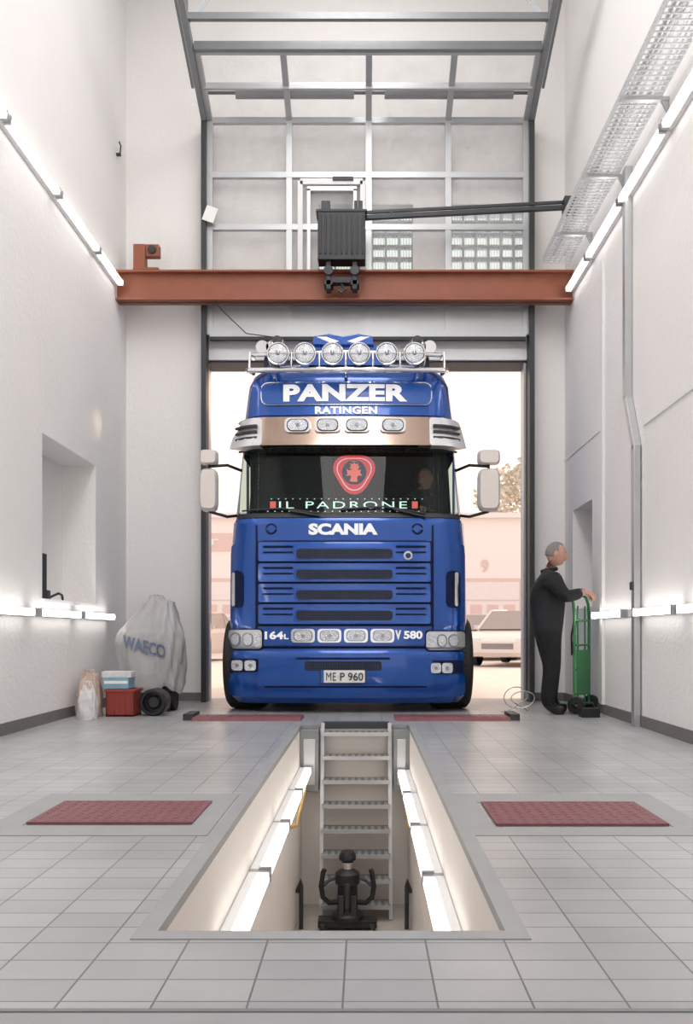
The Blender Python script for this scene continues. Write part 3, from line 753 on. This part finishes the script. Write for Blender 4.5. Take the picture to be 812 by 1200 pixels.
def head(mb,c,R,s=1.0,hair='hair'):
    def fn(d,p):
        p=p.copy()
        f=max(0,d.x)
        if d.z<0: p.y*=1-.28*(-d.z)**1.2; p.x*=1-.12*(-d.z)*(1 if d.x<0 else .2)
        if d.x<0 and d.z>-.2: p.x*=1.08
        g=math.exp(-((d.y/.16)**2+((d.z+.12)/.20)**2))*f; p.x+=.022*g
        g=math.exp(-((d.y/.10)**2+((d.z+.22)/.09)**2))*f; p.x+=.012*g
        for sy in (-1,1):
            g=math.exp(-(((d.y-sy*.36)/.17)**2+((d.z-.05)/.12)**2))*f; p.x-=.012*g
            g=math.exp(-(((d.y-sy*.4)/.2)**2+((d.z+.28)/.15)**2))*f; p.x+=.004*g
        g=math.exp(-((d.y/.5)**2+((d.z-.22)/.08)**2))*f; p.x+=.006*g
        g=math.exp(-((d.y/.25)**2+((d.z+.80)/.16)**2))*max(0,d.x+.2); p.x+=.022*g
        g=math.exp(-((d.y/.2)**2+((d.z+.46)/.05)**2))*f; p.x+=.006*g
        return p*s
    mb.ell(c,(.100,.078,.122),'skin',R,40,32,fn)
    def fh(d,p):
        lim=.74 if d.x>.2 else (.12 if d.x>-.1 else -.35)
        k=1.035 if d.z>lim else .90
        return fn(d,p)*k
    mb.ell(c,(.100,.078,.122),hair,R,40,32,fh)
    C=Vector(c)
    for sy in (-1,1):
        mb.ell(C+R@(Vector((.075,sy*.029,.006))*s),(.012*s,.012*s,.010*s),'plate',R,12,8)
        mb.ell(C+R@(Vector((.085,sy*.029,.006))*s),(.004*s,.006*s,.006*s),'black',R,10,6)
        mb.ell(C+R@(Vector((-.008,sy*.078,-.008))*s),(.020*s,.010*s,.034*s),'skin',R,14,10)
        mb.obox(C+R@(Vector((.091,sy*.03,.028))*s),(.008*s,.032*s,.006*s),hair,R)
    mb.ell(C+R@(Vector((.092,0,-.054))*s),(.008*s,.024*s,.005*s),'crate',R,14,8)
def hand(mb,w,fwd,up,curl=.75,thumb=1,s=1.0):
    w=Vector(w); f=Vector(fwd).normalized(); u=Vector(up); u=(u-f*u.dot(f)).normalized(); sd=f.cross(u)*thumb
    R=Matrix((f,sd,u)).transposed()
    mb.tube([w-f*.03,w+f*.01],[.030*s,.028*s],'skin',12)
    def fb(d,p): return Vector((math.copysign(abs(d.x)**.7,d.x)*.05,math.copysign(abs(d.y)**.7,d.y)*.042,d.z*.016))*s
    mb.ell(w+f*.05*s,(1,1,1),'skin',R,18,12,fb)
    for i,(o,l) in enumerate(((.030,.92),(.010,1.0),(-.010,.95),(-.029,.78))):
        p=w+f*.088*s+sd*o*s; a=.15; pts=[p-f*.02*s,p]; rr=[.0088*s,.0092*s]
        for L,da,r in ((.042,curl*.8,.0088),(.027,curl*1.1,.008),(.021,curl*.8,.0066)):
            a+=da; dr=f*math.cos(a)-u*math.sin(a); p=p+dr*L*l*s; pts.append(p); rr.append(r*s)
        pts.append(p+dr*.004*s); rr.append(.003*s); mb.tube(pts,rr,'skin',10)
    p=w+f*.025*s+sd*.034*s-u*.004*s; pts=[p-sd*.012*s,p]; rr=[.012*s,.0125*s]
    for L,dv in ((.036,f*.75+sd*.6-u*.3),(.028,f*.85+sd*.1-u*.6),(.02,f*.6-sd*.2-u*.8)):
        p=p+dv.normalized()*L*s; pts.append(p); rr.append(.0098*s)
    pts.append(p+dv.normalized()*.005*s); rr.append(.004*s); mb.tube(pts,rr,'skin',10)

BX,BY=1.86,8.70
e=group('standing_man',(BX,BY,0))
J=[((0,0,.92),(.135,.165)),((.005,0,1.07),(.135,.155)),((-.005,0,1.24),(.138,.175)),((-.01,0,1.385),(.098,.13)),((.03,0,1.475),(.052,.052)),((.06,0,1.56),(.048,.048)),
 ((.0,-.175,1.36),.080),((.13,-.25,1.17),.060),((.31,-.165,1.22),.040),
 ((.01,.175,1.36),.080),((.19,.21,1.19),.060),((.38,.06,1.245),.040),
 ((0,-.095,.80),(.105,.10)),((.02,-.11,.47),.080),((-.03,-.11,.12),.066),((.04,-.115,.055),(.048,.038)),((.15,-.12,.04),(.042,.032)),
 ((0,.095,.80),(.105,.10)),((.07,.12,.47),.080),((.05,.125,.12),.066),((.12,.13,.055),(.048,.038)),((.23,.14,.04),(.042,.032))]
V=[((BX+p[0],BY+p[1],p[2]),r) for p,r in J]
E=[(0,1),(1,2),(2,3),(3,4),(4,5),(3,6),(6,7),(7,8),(3,9),(9,10),(10,11),(0,12),(12,13),(13,14),(14,15),(15,16),(0,17),(17,18),(18,19),(19,20),(20,21)]
def mf(c):
    lx=c.x-BX
    if c.z>1.475 and lx>-.1 and abs(c.y-BY)<.1: return 3
    if c.z<.085: return 2
    if c.z<.82: return 1
    return 0
skinbody('body',e,V,E,mf,['cloth','cloth2','shoe','skin'])
mb=MB(); head(mb,(BX+.085,BY,1.628),Matrix.Rotation(math.radians(-8),3,'Z')@Matrix.Rotation(math.radians(8),3,'Y'))
hand(mb,(BX+.32,BY-.16,1.223),(.85,.35,-.1),(.1,0,1),.75,1); hand(mb,(BX+.385,BY+.055,1.247),(.9,.1,-.15),(.1,0,1),.75,-1)
mb.tube([(BX+.015+.070*math.cos(t),BY+.072*math.sin(t),1.462+.012*math.cos(t)) for t in [2*math.pi*i/20 for i in range(20)]],.020,'cloth',8,closed=True)
mb.build('head_and_hands',e,sharp=60)

dx,dy=XC+.80,9.78
e=TR
J=[((0,.12,1.98),(.15,.13)),((0,.08,2.15),(.14,.12)),((0,.0,2.30),(.14,.11)),((.03,-.03,2.40),(.09,.08)),((.05,-.06,2.46),(.05,.05)),((.06,-.08,2.51),(.05,.05)),
 ((-.16,-.02,2.36),.06),((-.26,-.12,2.18),.045),((-.3,-.26,2.24),.035),((.17,-.02,2.34),.06),((.2,-.14,2.14),.045),((.03,-.26,2.2),.035),
 ((-.09,.0,1.97),.09),((-.1,-.2,1.98),.07),((.09,.0,1.97),.09),((.1,-.2,1.98),.07)]
V=[((dx+p[0],dy+p[1],p[2]),r) for p,r in J]
E=[(0,1),(1,2),(2,3),(3,4),(4,5),(3,6),(6,7),(7,8),(3,9),(9,10),(10,11),(0,12),(12,13),(0,14),(14,15)]
skinbody('driver_body',e,V,E,lambda c:1 if c.z>2.46 else 0,['cabing','skin'],1.0)
mb=MB(); head(mb,(dx+.06,dy-.10,2.565),Matrix.Rotation(math.radians(-125),3,'Z')@Matrix.Rotation(math.radians(10),3,'Y'))
hand(mb,(dx-.3,dy-.27,2.24),(.3,-.6,.1),(0,-.3,1),.9,1); hand(mb,(dx+.03,dy-.27,2.2),(-.3,-.6,.1),(0,-.3,1),.9,-1)
mb.build('driver_head_and_hands',e,sharp=60)

# ------------------------------------------------------------ green cart
e=group('hand_truck',(2.25,8.78,0)); mb=MB()
wd=Vector((.60,.80,0)); nd=Vector((.80,-.6,0)); c0=Vector((2.225,8.77,0))
def cp(a,z,n=0): 
    return c0+wd*a+nd*(n)+Vector((0,0,z))
for a in (-.19,.19):
    mb.tube([cp(a,.10,.0),cp(a,.5,.0),cp(a,1.0,-.0),cp(a,1.12,-.01),cp(a*.98,1.19,-.03),cp(a*.9,1.215,-.06)],.015,'green',10)
mb.tube([cp(-.171,1.215,-.06),cp(0,1.22,-.065),cp(.171,1.215,-.06)],.015,'black',10)
for z in (.2,.45,.7,.95): mb.tube([cp(-.19,z),cp(0,z,.015),cp(.19,z)],.012,'green',8)
R=Matrix((wd,nd,Vector((0,0,1)))).transposed()
mb.obox(cp(0,.42,.016),(.34,.006,.46),'green',R)
for a in (-.09,.09): mb.tube([cp(a,.1,-.004),cp(a,1.1,-.004)],.009,'green',8)
mb.obox(cp(0,.10,-.06),(.36,.22,.012),'green',R)
for a in (-.2,.2):
    p=cp(a,.09,.02); mb.lathe(p,wd,[(.03,-.022),(.06,-.022),(.085,-.018),(.09,0),(.085,.018),(.06,.022),(.03,.022),(0,.022)],'tyre',24)
mb.cyl(cp(-.2,.09,.02),cp(.2,.09,.02),.01,'alud')
mb.tube([cp(-.1,1.0,-.03),cp(-.12,.8,-.06),cp(-.14,.6,-.05),cp(-.10,.7,-.05),cp(-.08,.95,-.03)],.010,'black',8)
mb.build('frame',e)
mb=MB(); mb.box(2.10,2.28,8.28,8.42,0.0,.09,'black'); mb.tube([(2.14,8.35,.09),(2.15,8.35,.13),(2.23,8.35,.13),(2.24,8.35,.09)],.008,'black'); mb.build('tool_case',bevel=.012)
mb=MB()
pts=[]
for i in range(60):
    t=i/59; a=t*2*math.pi*1.6; pts.append((1.55+.14*math.cos(a)+.1*t,8.9-.10*t,.14+.13*math.sin(a)*(1-t*.5)))
pts=[(1.4,8.75,.012),(1.48,8.8,.02)]+[(p[0],p[1],max(.01,p[2])) for p in pts]+[(1.7,8.95,.012),(1.75,9.3,.012)]
mb.tube(pts,.006,'alu',6)
mb.build('power_cable')

# ------------------------------------------------------------ plates
def plateobj(x0,x1,y0,y1,z):
    mb=MB(); mb.box(x0,x1,y0,y1,.001,z,'plater')
    nx=int((x1-x0)/.05); ny=int((y1-y0)/.05)
    for i in range(nx):
        for j in range(ny):
            a=x0+.03+i*(x1-x0-.02)/nx; b=y0+.025+j*(y1-y0-.01)/ny; R=Matrix.Rotation(.8 if (i+j)%2 else -.8,3,'Z')
            mb.obox((a,b,z+.0006),(.026,.006,.0016),'plater',R)
    return mb
plateobj(-1.45,-.74,3.65,4.12,.012).build('steel_floor_plate')
plateobj(.556,1.29,3.62,4.10,.012).build('steel_floor_plate')
for a,b in ((-1.62,-.60),(.28,1.36)):
    mb=MB(); mb.prism([(7.95,0),(8.0,.03),(8.3,.03),(8.35,0)],a,b,'plater',ax='x')
    mb.box(a-.09 if a<0 else b, a if a<0 else b+.09,8.0,8.35,0,.06,'dark')
    for i in range(9): mb.box(a+.05+i*.11,a+.12+i*.11,8.05,8.27,.03,.034,'plater')
    mb.build('brake_tester_plate')

# ------------------------------------------------------------ pit stairs
e=group('pit_ladder',(-.08,7.4,-.8)); mb=MB()
xa,xb=-.375,.215; A=(7.58,.02); B=(7.22,PZ)
for x in (xa,xb): mb.beam((x,A[0],A[1]),(x,B[0],B[1]),.03,.07,'alu')
for i in range(8):
    t=(i+.35)/8.; y=A[0]+(B[0]-A[0])*t; z=A[1]+(B[1]-A[1])*t
    mb.box(xa,xb,y-.09,y+.09,z-.018,z,'alud'); mb.box(xa,xb,y-.095,y-.09,z-.03,z+.003,'alu')
    for j in range(10): mb.obox((xa+.04+j*.057,y-.02,z+.002),(.03,.12,.004),'alu')
mb.build('treads',e)
mb=MB()
mb.box(PX0+.002,xa-.03,7.42,PY1-.002,-.56,-.02,'alud'); mb.box(xb+.03,PX1-.002,7.42,PY1-.002,-.56,-.02,'alud')
mb.box(PX0+.03,xa-.06,7.41,7.42,-.5,-.1,'alu'); mb.box(xb+.06,PX1-.03,7.41,7.42,-.5,-.1,'alu')
mb.box(xa,xb,PY1-.02,PY1+.04,-.03,.03,'dark')
mb.build('pit_end_housing',bevel=.006)
for x,s2 in ((PX0,1),(PX1,-1)):
    mb=MB(); xx=x+s2*.06
    mb.tube([(x,6.3,-.62),(xx,6.3,-.60),(xx,6.6,-.56),(xx,7.2,-.50),(x,7.25,-.50)],.014,'wood'); mb.build('handrail')
    mb=MB(); mb.tube([(x+s2*.01,6.98,-1.30),(x+s2*.04,6.98,-1.20),(x+s2*.045,6.98,-1.25),(x+s2*.045,6.98,PZ)],.018,'dark'); mb.build('drain_pipe')
e=group('pit_jack',(-.15,6.98,PZ)); mb=MB(); jx,jy=-.145,6.98
mb.box(jx-.24,jx+.24,jy-.07,jy+.07,PZ+.03,PZ+.09,'black')
for s2 in (-1,1):
    for y in (-.08,.08): mb.cyl((jx+s2*.2-.02,jy+y,PZ+.035),(jx+s2*.2+.02,jy+y,PZ+.035),.035,'tyre',16)
mb.lathe((jx,jy,PZ),(0,0,1),[(.0,.09),(.13,.09),(.13,.13),(.085,.16),(.08,.36),(.10,.38),(.10,.46),(.07,.48),(.045,.50),(.045,.56),(.07,.57),(.07,.60),(.05,.64),(0,.645)],'black',32)
mb.lathe((jx,jy,PZ),(0,0,1),[(.046,.49),(.048,.55)],'chrome',24)
for s2 in (-1,1):
    mb.tube([(jx+s2*.08,jy,PZ+.22),(jx+s2*.15,jy-.02,PZ+.22),(jx+s2*.20,jy-.03,PZ+.27),(jx+s2*.215,jy-.03,PZ+.36),(jx+s2*.20,jy-.03,PZ+.47),(jx+s2*.185,jy-.03,PZ+.50)],.021,'black',12)
    mb.tube([(jx+s2*.09,jy,PZ+.42),(jx+s2*.15,jy,PZ+.40),(jx+s2*.2,jy-.03,PZ+.36)],.014,'dark',10)
    mb.box(jx+s2*.05-.02,jx+s2*.05+.02,jy-.11,jy-.07,PZ+.10,PZ+.30,'dark')
mb.cyl((jx,jy-.09,PZ+.2),(jx,jy-.09,PZ+.4),.025,'dark')
mb.build('jack_body',e,bevel=.004)

# ------------------------------------------------------------ left clutter
e=group('covered_service_machine',(-2.3,9.1,0)); mb=MB(); cx_,cy_=-2.27,9.12; n=96; vs_=[]; fs_=[]
L=[(0.22,.30,.28,.0,0),(.27,.315,.29,0,0),(.4,.325,.29,0,0),(.55,.335,.29,0,0),(.72,.345,.29,-.01,0),(.82,.33,.28,0,0),(.92,.28,.24,.02,0),(1.02,.22,.19,.05,0),(1.10,.17,.15,.07,0),(1.15,.15,.12,.08,0),(1.175,.09,.09,.05,0),(1.215,.07,.06,.04,0),(1.225,.01,.01,.04,0)]
LL=[]
for a,b in zip(L,L[1:]):
    for i in range(5): t=i/5; LL.append(tuple(a[q]+(b[q]-a[q])*t for q in range(5)))
LL.append(L[-1])
def cov(z,th,rx,ry,ox):
    f=1+.05*math.sin(7*th+z*4)*(1.1-.4*z)+.03*math.sin(13*th-z*9)+.05*math.sin(3*th+1.2+z*2.5)+.015*math.sin(23*th+z*17)
    c,s=math.cos(th),math.sin(th)
    return (cx_+ox+rx*f*math.copysign(abs(c)**.75,c),cy_+ry*f*math.copysign(abs(s)**.75,s),z+(.035*math.sin(5*th)+.02*math.sin(11*th))*max(.2,1-(z-.2)*3))
for (z,rx,ry,ox,_) in LL:
    for j in range(n): vs_.append(cov(z,2*math.pi*j/n,rx,ry,ox))
for i in range(len(LL)-1):
    for j in range(n): fs_.append((i*n+j,i*n+(j+1)%n,(i+1)*n+(j+1)%n,(i+1)*n+j))
mb.add(vs_,fs_,'cover'); mb.build('cover',e,sharp=80)
mb=MB()
tv,tf=textgeo('WAECO',.03,0,1.0)
def front_y(x,z):
    for a,b in zip(LL,LL[1:]):
        if a[0]<=z<=b[0]: break
    best=min((abs(p[0]-x),p[1]) for p in (cov(z,-math.pi*q/200,a[1],a[2],a[3]) for q in range(201)))
    return best[1]
out=[]
for a,b,c in tv:
    x=cx_-.02+a*.44; z=.68+b*.14-a*.11; out.append((x,front_y(x,z)-.02,z))
mb.add(out,tf,'covtxt'); mb.build('print',e)
mb=MB(); mb.box(cx_-.20,cx_+.22,cy_-.16,cy_+.18,.08,.85,'dark')
for a in (-.2,.2):
    for b in (-.18,.18): mb.cyl((cx_+a-.02,cy_+b,.05),(cx_+a+.02,cy_+b,.05),.05,'tyre',16)
mb.cyl((cx_+.2,cy_-.05,.13),(cx_+.26,cy_-.05,.13),.13,'tyre',28)
mb.build('machine_body',e)
mb=MB()
def crate(mb,x0,x1,y0,y1,h,k):
    t=.012; mb.box(x0,x1,y0,y1,0,.02,k)
    mb.box(x0,x0+t,y0,y1,0,h,k); mb.box(x1-t,x1,y0,y1,0,h,k); mb.box(x0,x1,y0,y0+t,0,h,k); mb.box(x0,x1,y1-t,y1,0,h,k)
    slab(mb,'z',h-.03,h,x0-.012,x1+.012,y0-.012,y1+.012,[(x0,x1,y0,y1)],k)
    for i in range(5): x=x0+.03+i*(x1-x0-.06)/4; mb.box(x-.005,x+.005,y0-.01,y0,.02,h-.03,k)
crate(mb,-2.55,-2.27,8.38,8.66,.27,'crate'); mb.build('red_plastic_crate',bevel=.004)
mb=MB(); mb.box(-2.58,-2.33,8.40,8.62,.273,.38,'boxb'); mb.box(-2.60,-2.31,8.42,8.60,.382,.44,'bagw'); mb.box(-2.57,-2.34,8.396,8.40,.32,.35,'plate')
mb.build('cardboard_box',bevel=.006)
def bag(name,cx,cy,w,d,h,k,seed):
    mb=MB(); vs_=[];fs_=[];n=48; rs=16
    for i in range(rs+1):
        t=i/rs; z=h*t; f=1+.06*math.sin(t*math.pi) - .38*t**3
        for j in range(n):
            th=2*math.pi*j/n; c,s=math.cos(th),math.sin(th); q=f*(1+.07*math.sin(5*th+seed+t*6)+.05*math.sin(9*th-t*8+seed)+.03*math.sin(15*th+t*13))
            vs_.append((cx+w/2*q*math.copysign(abs(c)**.7,c),cy+d/2*q*math.copysign(abs(s)**.7,s),.001+z+(.03*math.sin(4*th+seed) if i==rs else 0)))
    for i in range(rs):
        for j in range(n): fs_.append((i*n+j,i*n+(j+1)%n,(i+1)*n+(j+1)%n,(i+1)*n+j))
    fs_.append(tuple(range(n)))
    fs_.append(tuple(rs*n+j for j in range(n)))
    mb.add(vs_,fs_,k)
    for yy in (-d*.2,d*.2): mb.tube([(cx-w*.2,cy+yy,h),(cx-w*.12,cy+yy,h+.06),(cx+w*.12,cy+yy,h+.06),(cx+w*.2,cy+yy,h)],.005,k,6)
    return mb.build(name,sharp=80)
bag('shopping_bag',-2.72,8.42,.22,.24,.40,'bag',1.0); bag('shopping_bag',-2.64,8.12,.17,.15,.30,'bagw',3.0)
mb=MB(); mb.lathe((-2.10,8.52,.135),(0,-1,0),[(0,-.13),(.13,-.13),(.135,-.1),(.135,.08),(.12,.10),(.10,.10),(.095,.02),(0,.02)],'black',36); mb.lathe((-2.10,8.52,.135),(0,-1,0),[(.07,.03),(.05,.05),(0,.05)],'dark',24); mb.build('rubber_hose_drum')
mb=MB(); mb.box(-3.0,-2.93,7.74,7.86,1.132,1.55,'black'); mb.box(-2.99,-2.94,7.90,7.98,1.132,1.22,'dark'); mb.tube([(-2.96,7.98,1.15),(-2.93,8.15,1.20),(-2.95,8.3,1.19),(-2.96,8.35,1.145)],.012,'black'); mb.build('diagnostic_tool',bevel=.008)
mb=MB(); mb.box(XL-.0,XL+.03,7.62,9.22,1.10,1.13,'white'); mb.build('trim_6')
mb=MB(); mb.obox((dX(248),10.10,dZ(256)),(.14,.01,.18),'plate',Matrix.Rotation(.35,3,'Y')); mb.build('paper_note')
mb=MB(); mb.cyl((XL,9.95,6.4),(XL+.05,9.95,6.4),.02,'dark'); mb.tube([(XL+.04,9.95,6.4),(XL+.05,9.95,6.5),(XL+.03,9.95,6.55)],.008,'dark'); mb.build('wall_hook')

# ------------------------------------------------------------ outside
mb=MB(); mb.box(-40,40,YB+.4,80,-.25,-.01,'yard'); mb.build('yard_ground')
e=group('courtyard_building',(0,34,0)); mb=MB()
mb.box(-22,22,34,40,-.01,5.4,'facade'); mb.box(-22.2,22.2,33.8,40.2,5.4,5.6,'gate')
for i in range(-7,12-5):
    c=4.76+3.72*i; num=9+i
    mb.box(c-1.5,c+1.5,33.9,34,-.01,3.0,'gater'); mb.box(c-1.35,c+1.35,33.85,33.9,-.01,2.85,'gate')
    for z in (.7,1.4,2.1): mb.box(c-1.35,c+1.35,33.84,33.85,z,z+.05,'gater')
    for q in range(4): mb.box(c-1.25+q*.66,c-.8+q*.66,33.83,33.85,1.6,1.95,'gater')
    tv,tf=textgeo(str(max(1,num)),.02); mb.add([(c+a*(.3 if num<10 else .55),33.97,3.5+b*.5) for a,b,cc in tv],tf,'gater')
mb.box(-8.3,-5.3,33.95,34,4.1,4.8,'gater'); tv,tf=textgeo('Lager',.02); mb.add([(-6.8+a*2.0,33.93,4.45+b*.5) for a,b,cc in tv],tf,'plate')
mb.build('facade',e)
def car(name,x,y,k,rot=0):
    e=group(name,(x,y,0)); R=Matrix.Rotation(rot,3,'Z'); mb=MB()
    st=[(-2.1,.62,.35,.62),(-2.0,.78,.25,.70),(-1.6,.86,.22,.82),(-1.0,.88,.22,.92),(0,.88,.22,.95),(1.2,.88,.22,.97),(1.8,.85,.25,.95),(2.05,.72,.35,.85)]
    vs_=[];fs_=[]
    for (yy,w,z0,z1) in st:
        ring=[(-w*.93,z0),(-w,z0+.15),(-w,z1-.12),(-w*.9,z1),(w*.9,z1),(w,z1-.12),(w,z0+.15),(w*.93,z0)]
        vs_+=[Vector((x,y,0))+R@Vector((a,yy,b)) for a,b in ring]
    for i in range(len(st)-1):
        for j in range(8): fs_.append((i*8+j,i*8+(j+1)%8,(i+1)*8+(j+1)%8,(i+1)*8+j))
    fs_.append(tuple(range(8))); fs_.append(tuple((len(st)-1)*8+j for j in range(8))); mb.add(vs_,fs_,k)
    gh=[(-1.15,.80,.92),(-.45,.66,1.40),(.9,.66,1.44),(1.65,.74,.96)]
    vs_=[];
    for (yy,w,z) in gh: vs_+=[Vector((x,y,0))+R@Vector((s_*w,yy,z)) for s_ in (-1,1)]
    bs=[Vector((x,y,0))+R@Vector((s_*.8,yy,.92)) for yy in (-.45,.9) for s_ in (-1,1)]
    vs_+=bs
    mb.add(vs_,[(0,1,3,2),(4,5,7,6),(0,2,8),(1,9,3),(2,4,10,8),(3,9,11,5),(4,6,10),(5,11,7)],'carglass'); mb.add(vs_[2:6],[(0,1,3,2)],k)
    for s_ in (-1,1):
        for (a,b) in ((0,2),(2,4),(4,6)): mb.tube([vs_[a+(s_>0)],vs_[b+(s_>0)]],.035,k,6)
        mb.tube([vs_[2+(s_>0)],vs_[8+(s_>0)]],.025,k,6); mb.tube([vs_[4+(s_>0)],vs_[10+(s_>0)]],.03,k,6)
        mb.obox(Vector((x,y,0))+R@Vector((s_*.6,-2.03,.62)),(.3,.1,.14),'lens',R)
        for yy in (-1.3,1.3): mb.lathe(Vector((x,y,.31))+R@Vector((s_*.8,yy,0)),R@Vector((s_,0,0)),[(.31,-.1),(.31,.08),(.2,.1),(.18,.07),(0,.09)],'tyre',20)
        mb.obox(Vector((x,y,0))+R@Vector((s_*.95,-.75,.98)),(.14,.08,.1),k,R)
    mb.obox(Vector((x,y,0))+R@Vector((0,-2.07,.5)),(.8,.06,.14),'carglass',R)
    mb.build('body',e,sharp=30)
car('parked_car',3.75,27.5,'carw',.0); car('parked_car',4.1,22.5,'carw',-.45); car('parked_car',5.9,28.5,'carg',-.35); car('parked_car',-5.2,25.5,'carg',-.2)
def tree(x,y,h,r,n=3500):
    e=group('tree',(x,y,0)); mb=MB(); mb.tube([(x,y,0),(x+.1,y,h*.4),(x,y+.1,h*.7)],[.25,.18,.08],'bark',8)
    for i in range(7):
        a=i*.9; mb.tube([(x,y,h*.45),(x+math.cos(a)*r*.6,y+math.sin(a)*r*.6,h*.7)],[.08,.03],'bark',6)
    mb.build('trunk',e); mb=MB()
    for i in range(n):
        a=random.uniform(0,6.283); ph=math.acos(random.uniform(-1,1)); rr=r*random.uniform(.5,1)**.5*(1+.15*math.sin(3*a+5*ph))
        p=Vector((x+rr*math.sin(ph)*math.cos(a),y+rr*math.sin(ph)*math.sin(a),h*.72+rr*.75*math.cos(ph)))
        R=Matrix.Rotation(random.uniform(0,3),3,'X')@Matrix.Rotation(random.uniform(0,3),3,'Z'); q=.16
        mb.add([p+R@Vector(c) for c in ((-q,0,0),(0,-q*.6,0),(q,0,0),(0,q*.6,0))],[(0,1,2,3)],'leaf')
    mb.build('foliage',e)
tree(8.6,44,10.2,2.9); tree(13,46,10,3); tree(-12,46,9,3)

# ------------------------------------------------------------ lights
w=bpy.data.worlds.new('sky'); sc.world=w; w.use_nodes=True; nt=w.node_tree; bg=nt.nodes['Background']
tc=nt.nodes.new('ShaderNodeTexCoord'); sx=nt.nodes.new('ShaderNodeSeparateXYZ'); cr=nt.nodes.new('ShaderNodeValToRGB')
cr.color_ramp.elements[0].position=.25; cr.color_ramp.elements[0].color=(.72,.70,.70,1); cr.color_ramp.elements[1].position=.8; cr.color_ramp.elements[1].color=(1,.80,.66,1)
mr=nt.nodes.new('ShaderNodeMapRange'); mr.inputs['From Min'].default_value=-1; mr.inputs['From Max'].default_value=1
nt.links.new(tc.outputs['Generated'],sx.inputs[0]); nt.links.new(sx.outputs['Y'],mr.inputs['Value']); nt.links.new(mr.outputs[0],cr.inputs[0]); nt.links.new(cr.outputs[0],bg.inputs[0]); bg.inputs[1].default_value=1.7
def area(name,loc,rot,sx_,sy_,p,col=(1,1,1)):
    l=bpy.data.lights.new(name,'AREA'); l.shape='RECTANGLE'; l.size=sx_; l.size_y=sy_; l.energy=p; l.color=col
    o=bpy.data.objects.new(name,l); o.location=loc; o.rotation_euler=rot; sc.collection.objects.link(o)
area('overhead_fill',(-.2,5.8,8.9),(0,0,0),1.6,6.0,230,(1,.98,.97))  # unseen area fill added to brighten the bay, no modelled lamp
area('overhead_fill',(-.2,0,8.9),(0,0,0),2.4,5.0,200,(1,.98,.97))  # second added fill, overhead near the camera
s=bpy.data.lights.new('sun','SUN'); s.energy=2.4; s.angle=.12; s.color=(1,.72,.42); o=bpy.data.objects.new('sun',s); sc.collection.objects.link(o)
o.rotation_euler=Vector((-1,-.75,-.48)).to_track_quat('-Z','Y').to_euler(); o.location=(15,20,10)

# ------------------------------------------------------------ camera
cam=bpy.data.cameras.new('camera'); co=bpy.data.objects.new('camera',cam); sc.collection.objects.link(co); sc.camera=co
co.location=(0,0,.82); co.rotation_euler=(math.pi/2,0,0); cam.sensor_fit='VERTICAL'; cam.sensor_height=36; cam.lens=30
cam.shift_y=142/1200; cam.shift_x=-22/1200; cam.clip_end=300
if ZOOM:
    cu_,cv_,k_=ZOOM; cam.lens=30*k_; cam.shift_x=(cu_-428)*k_/1200; cam.shift_y=(742-cv_)*k_/1200
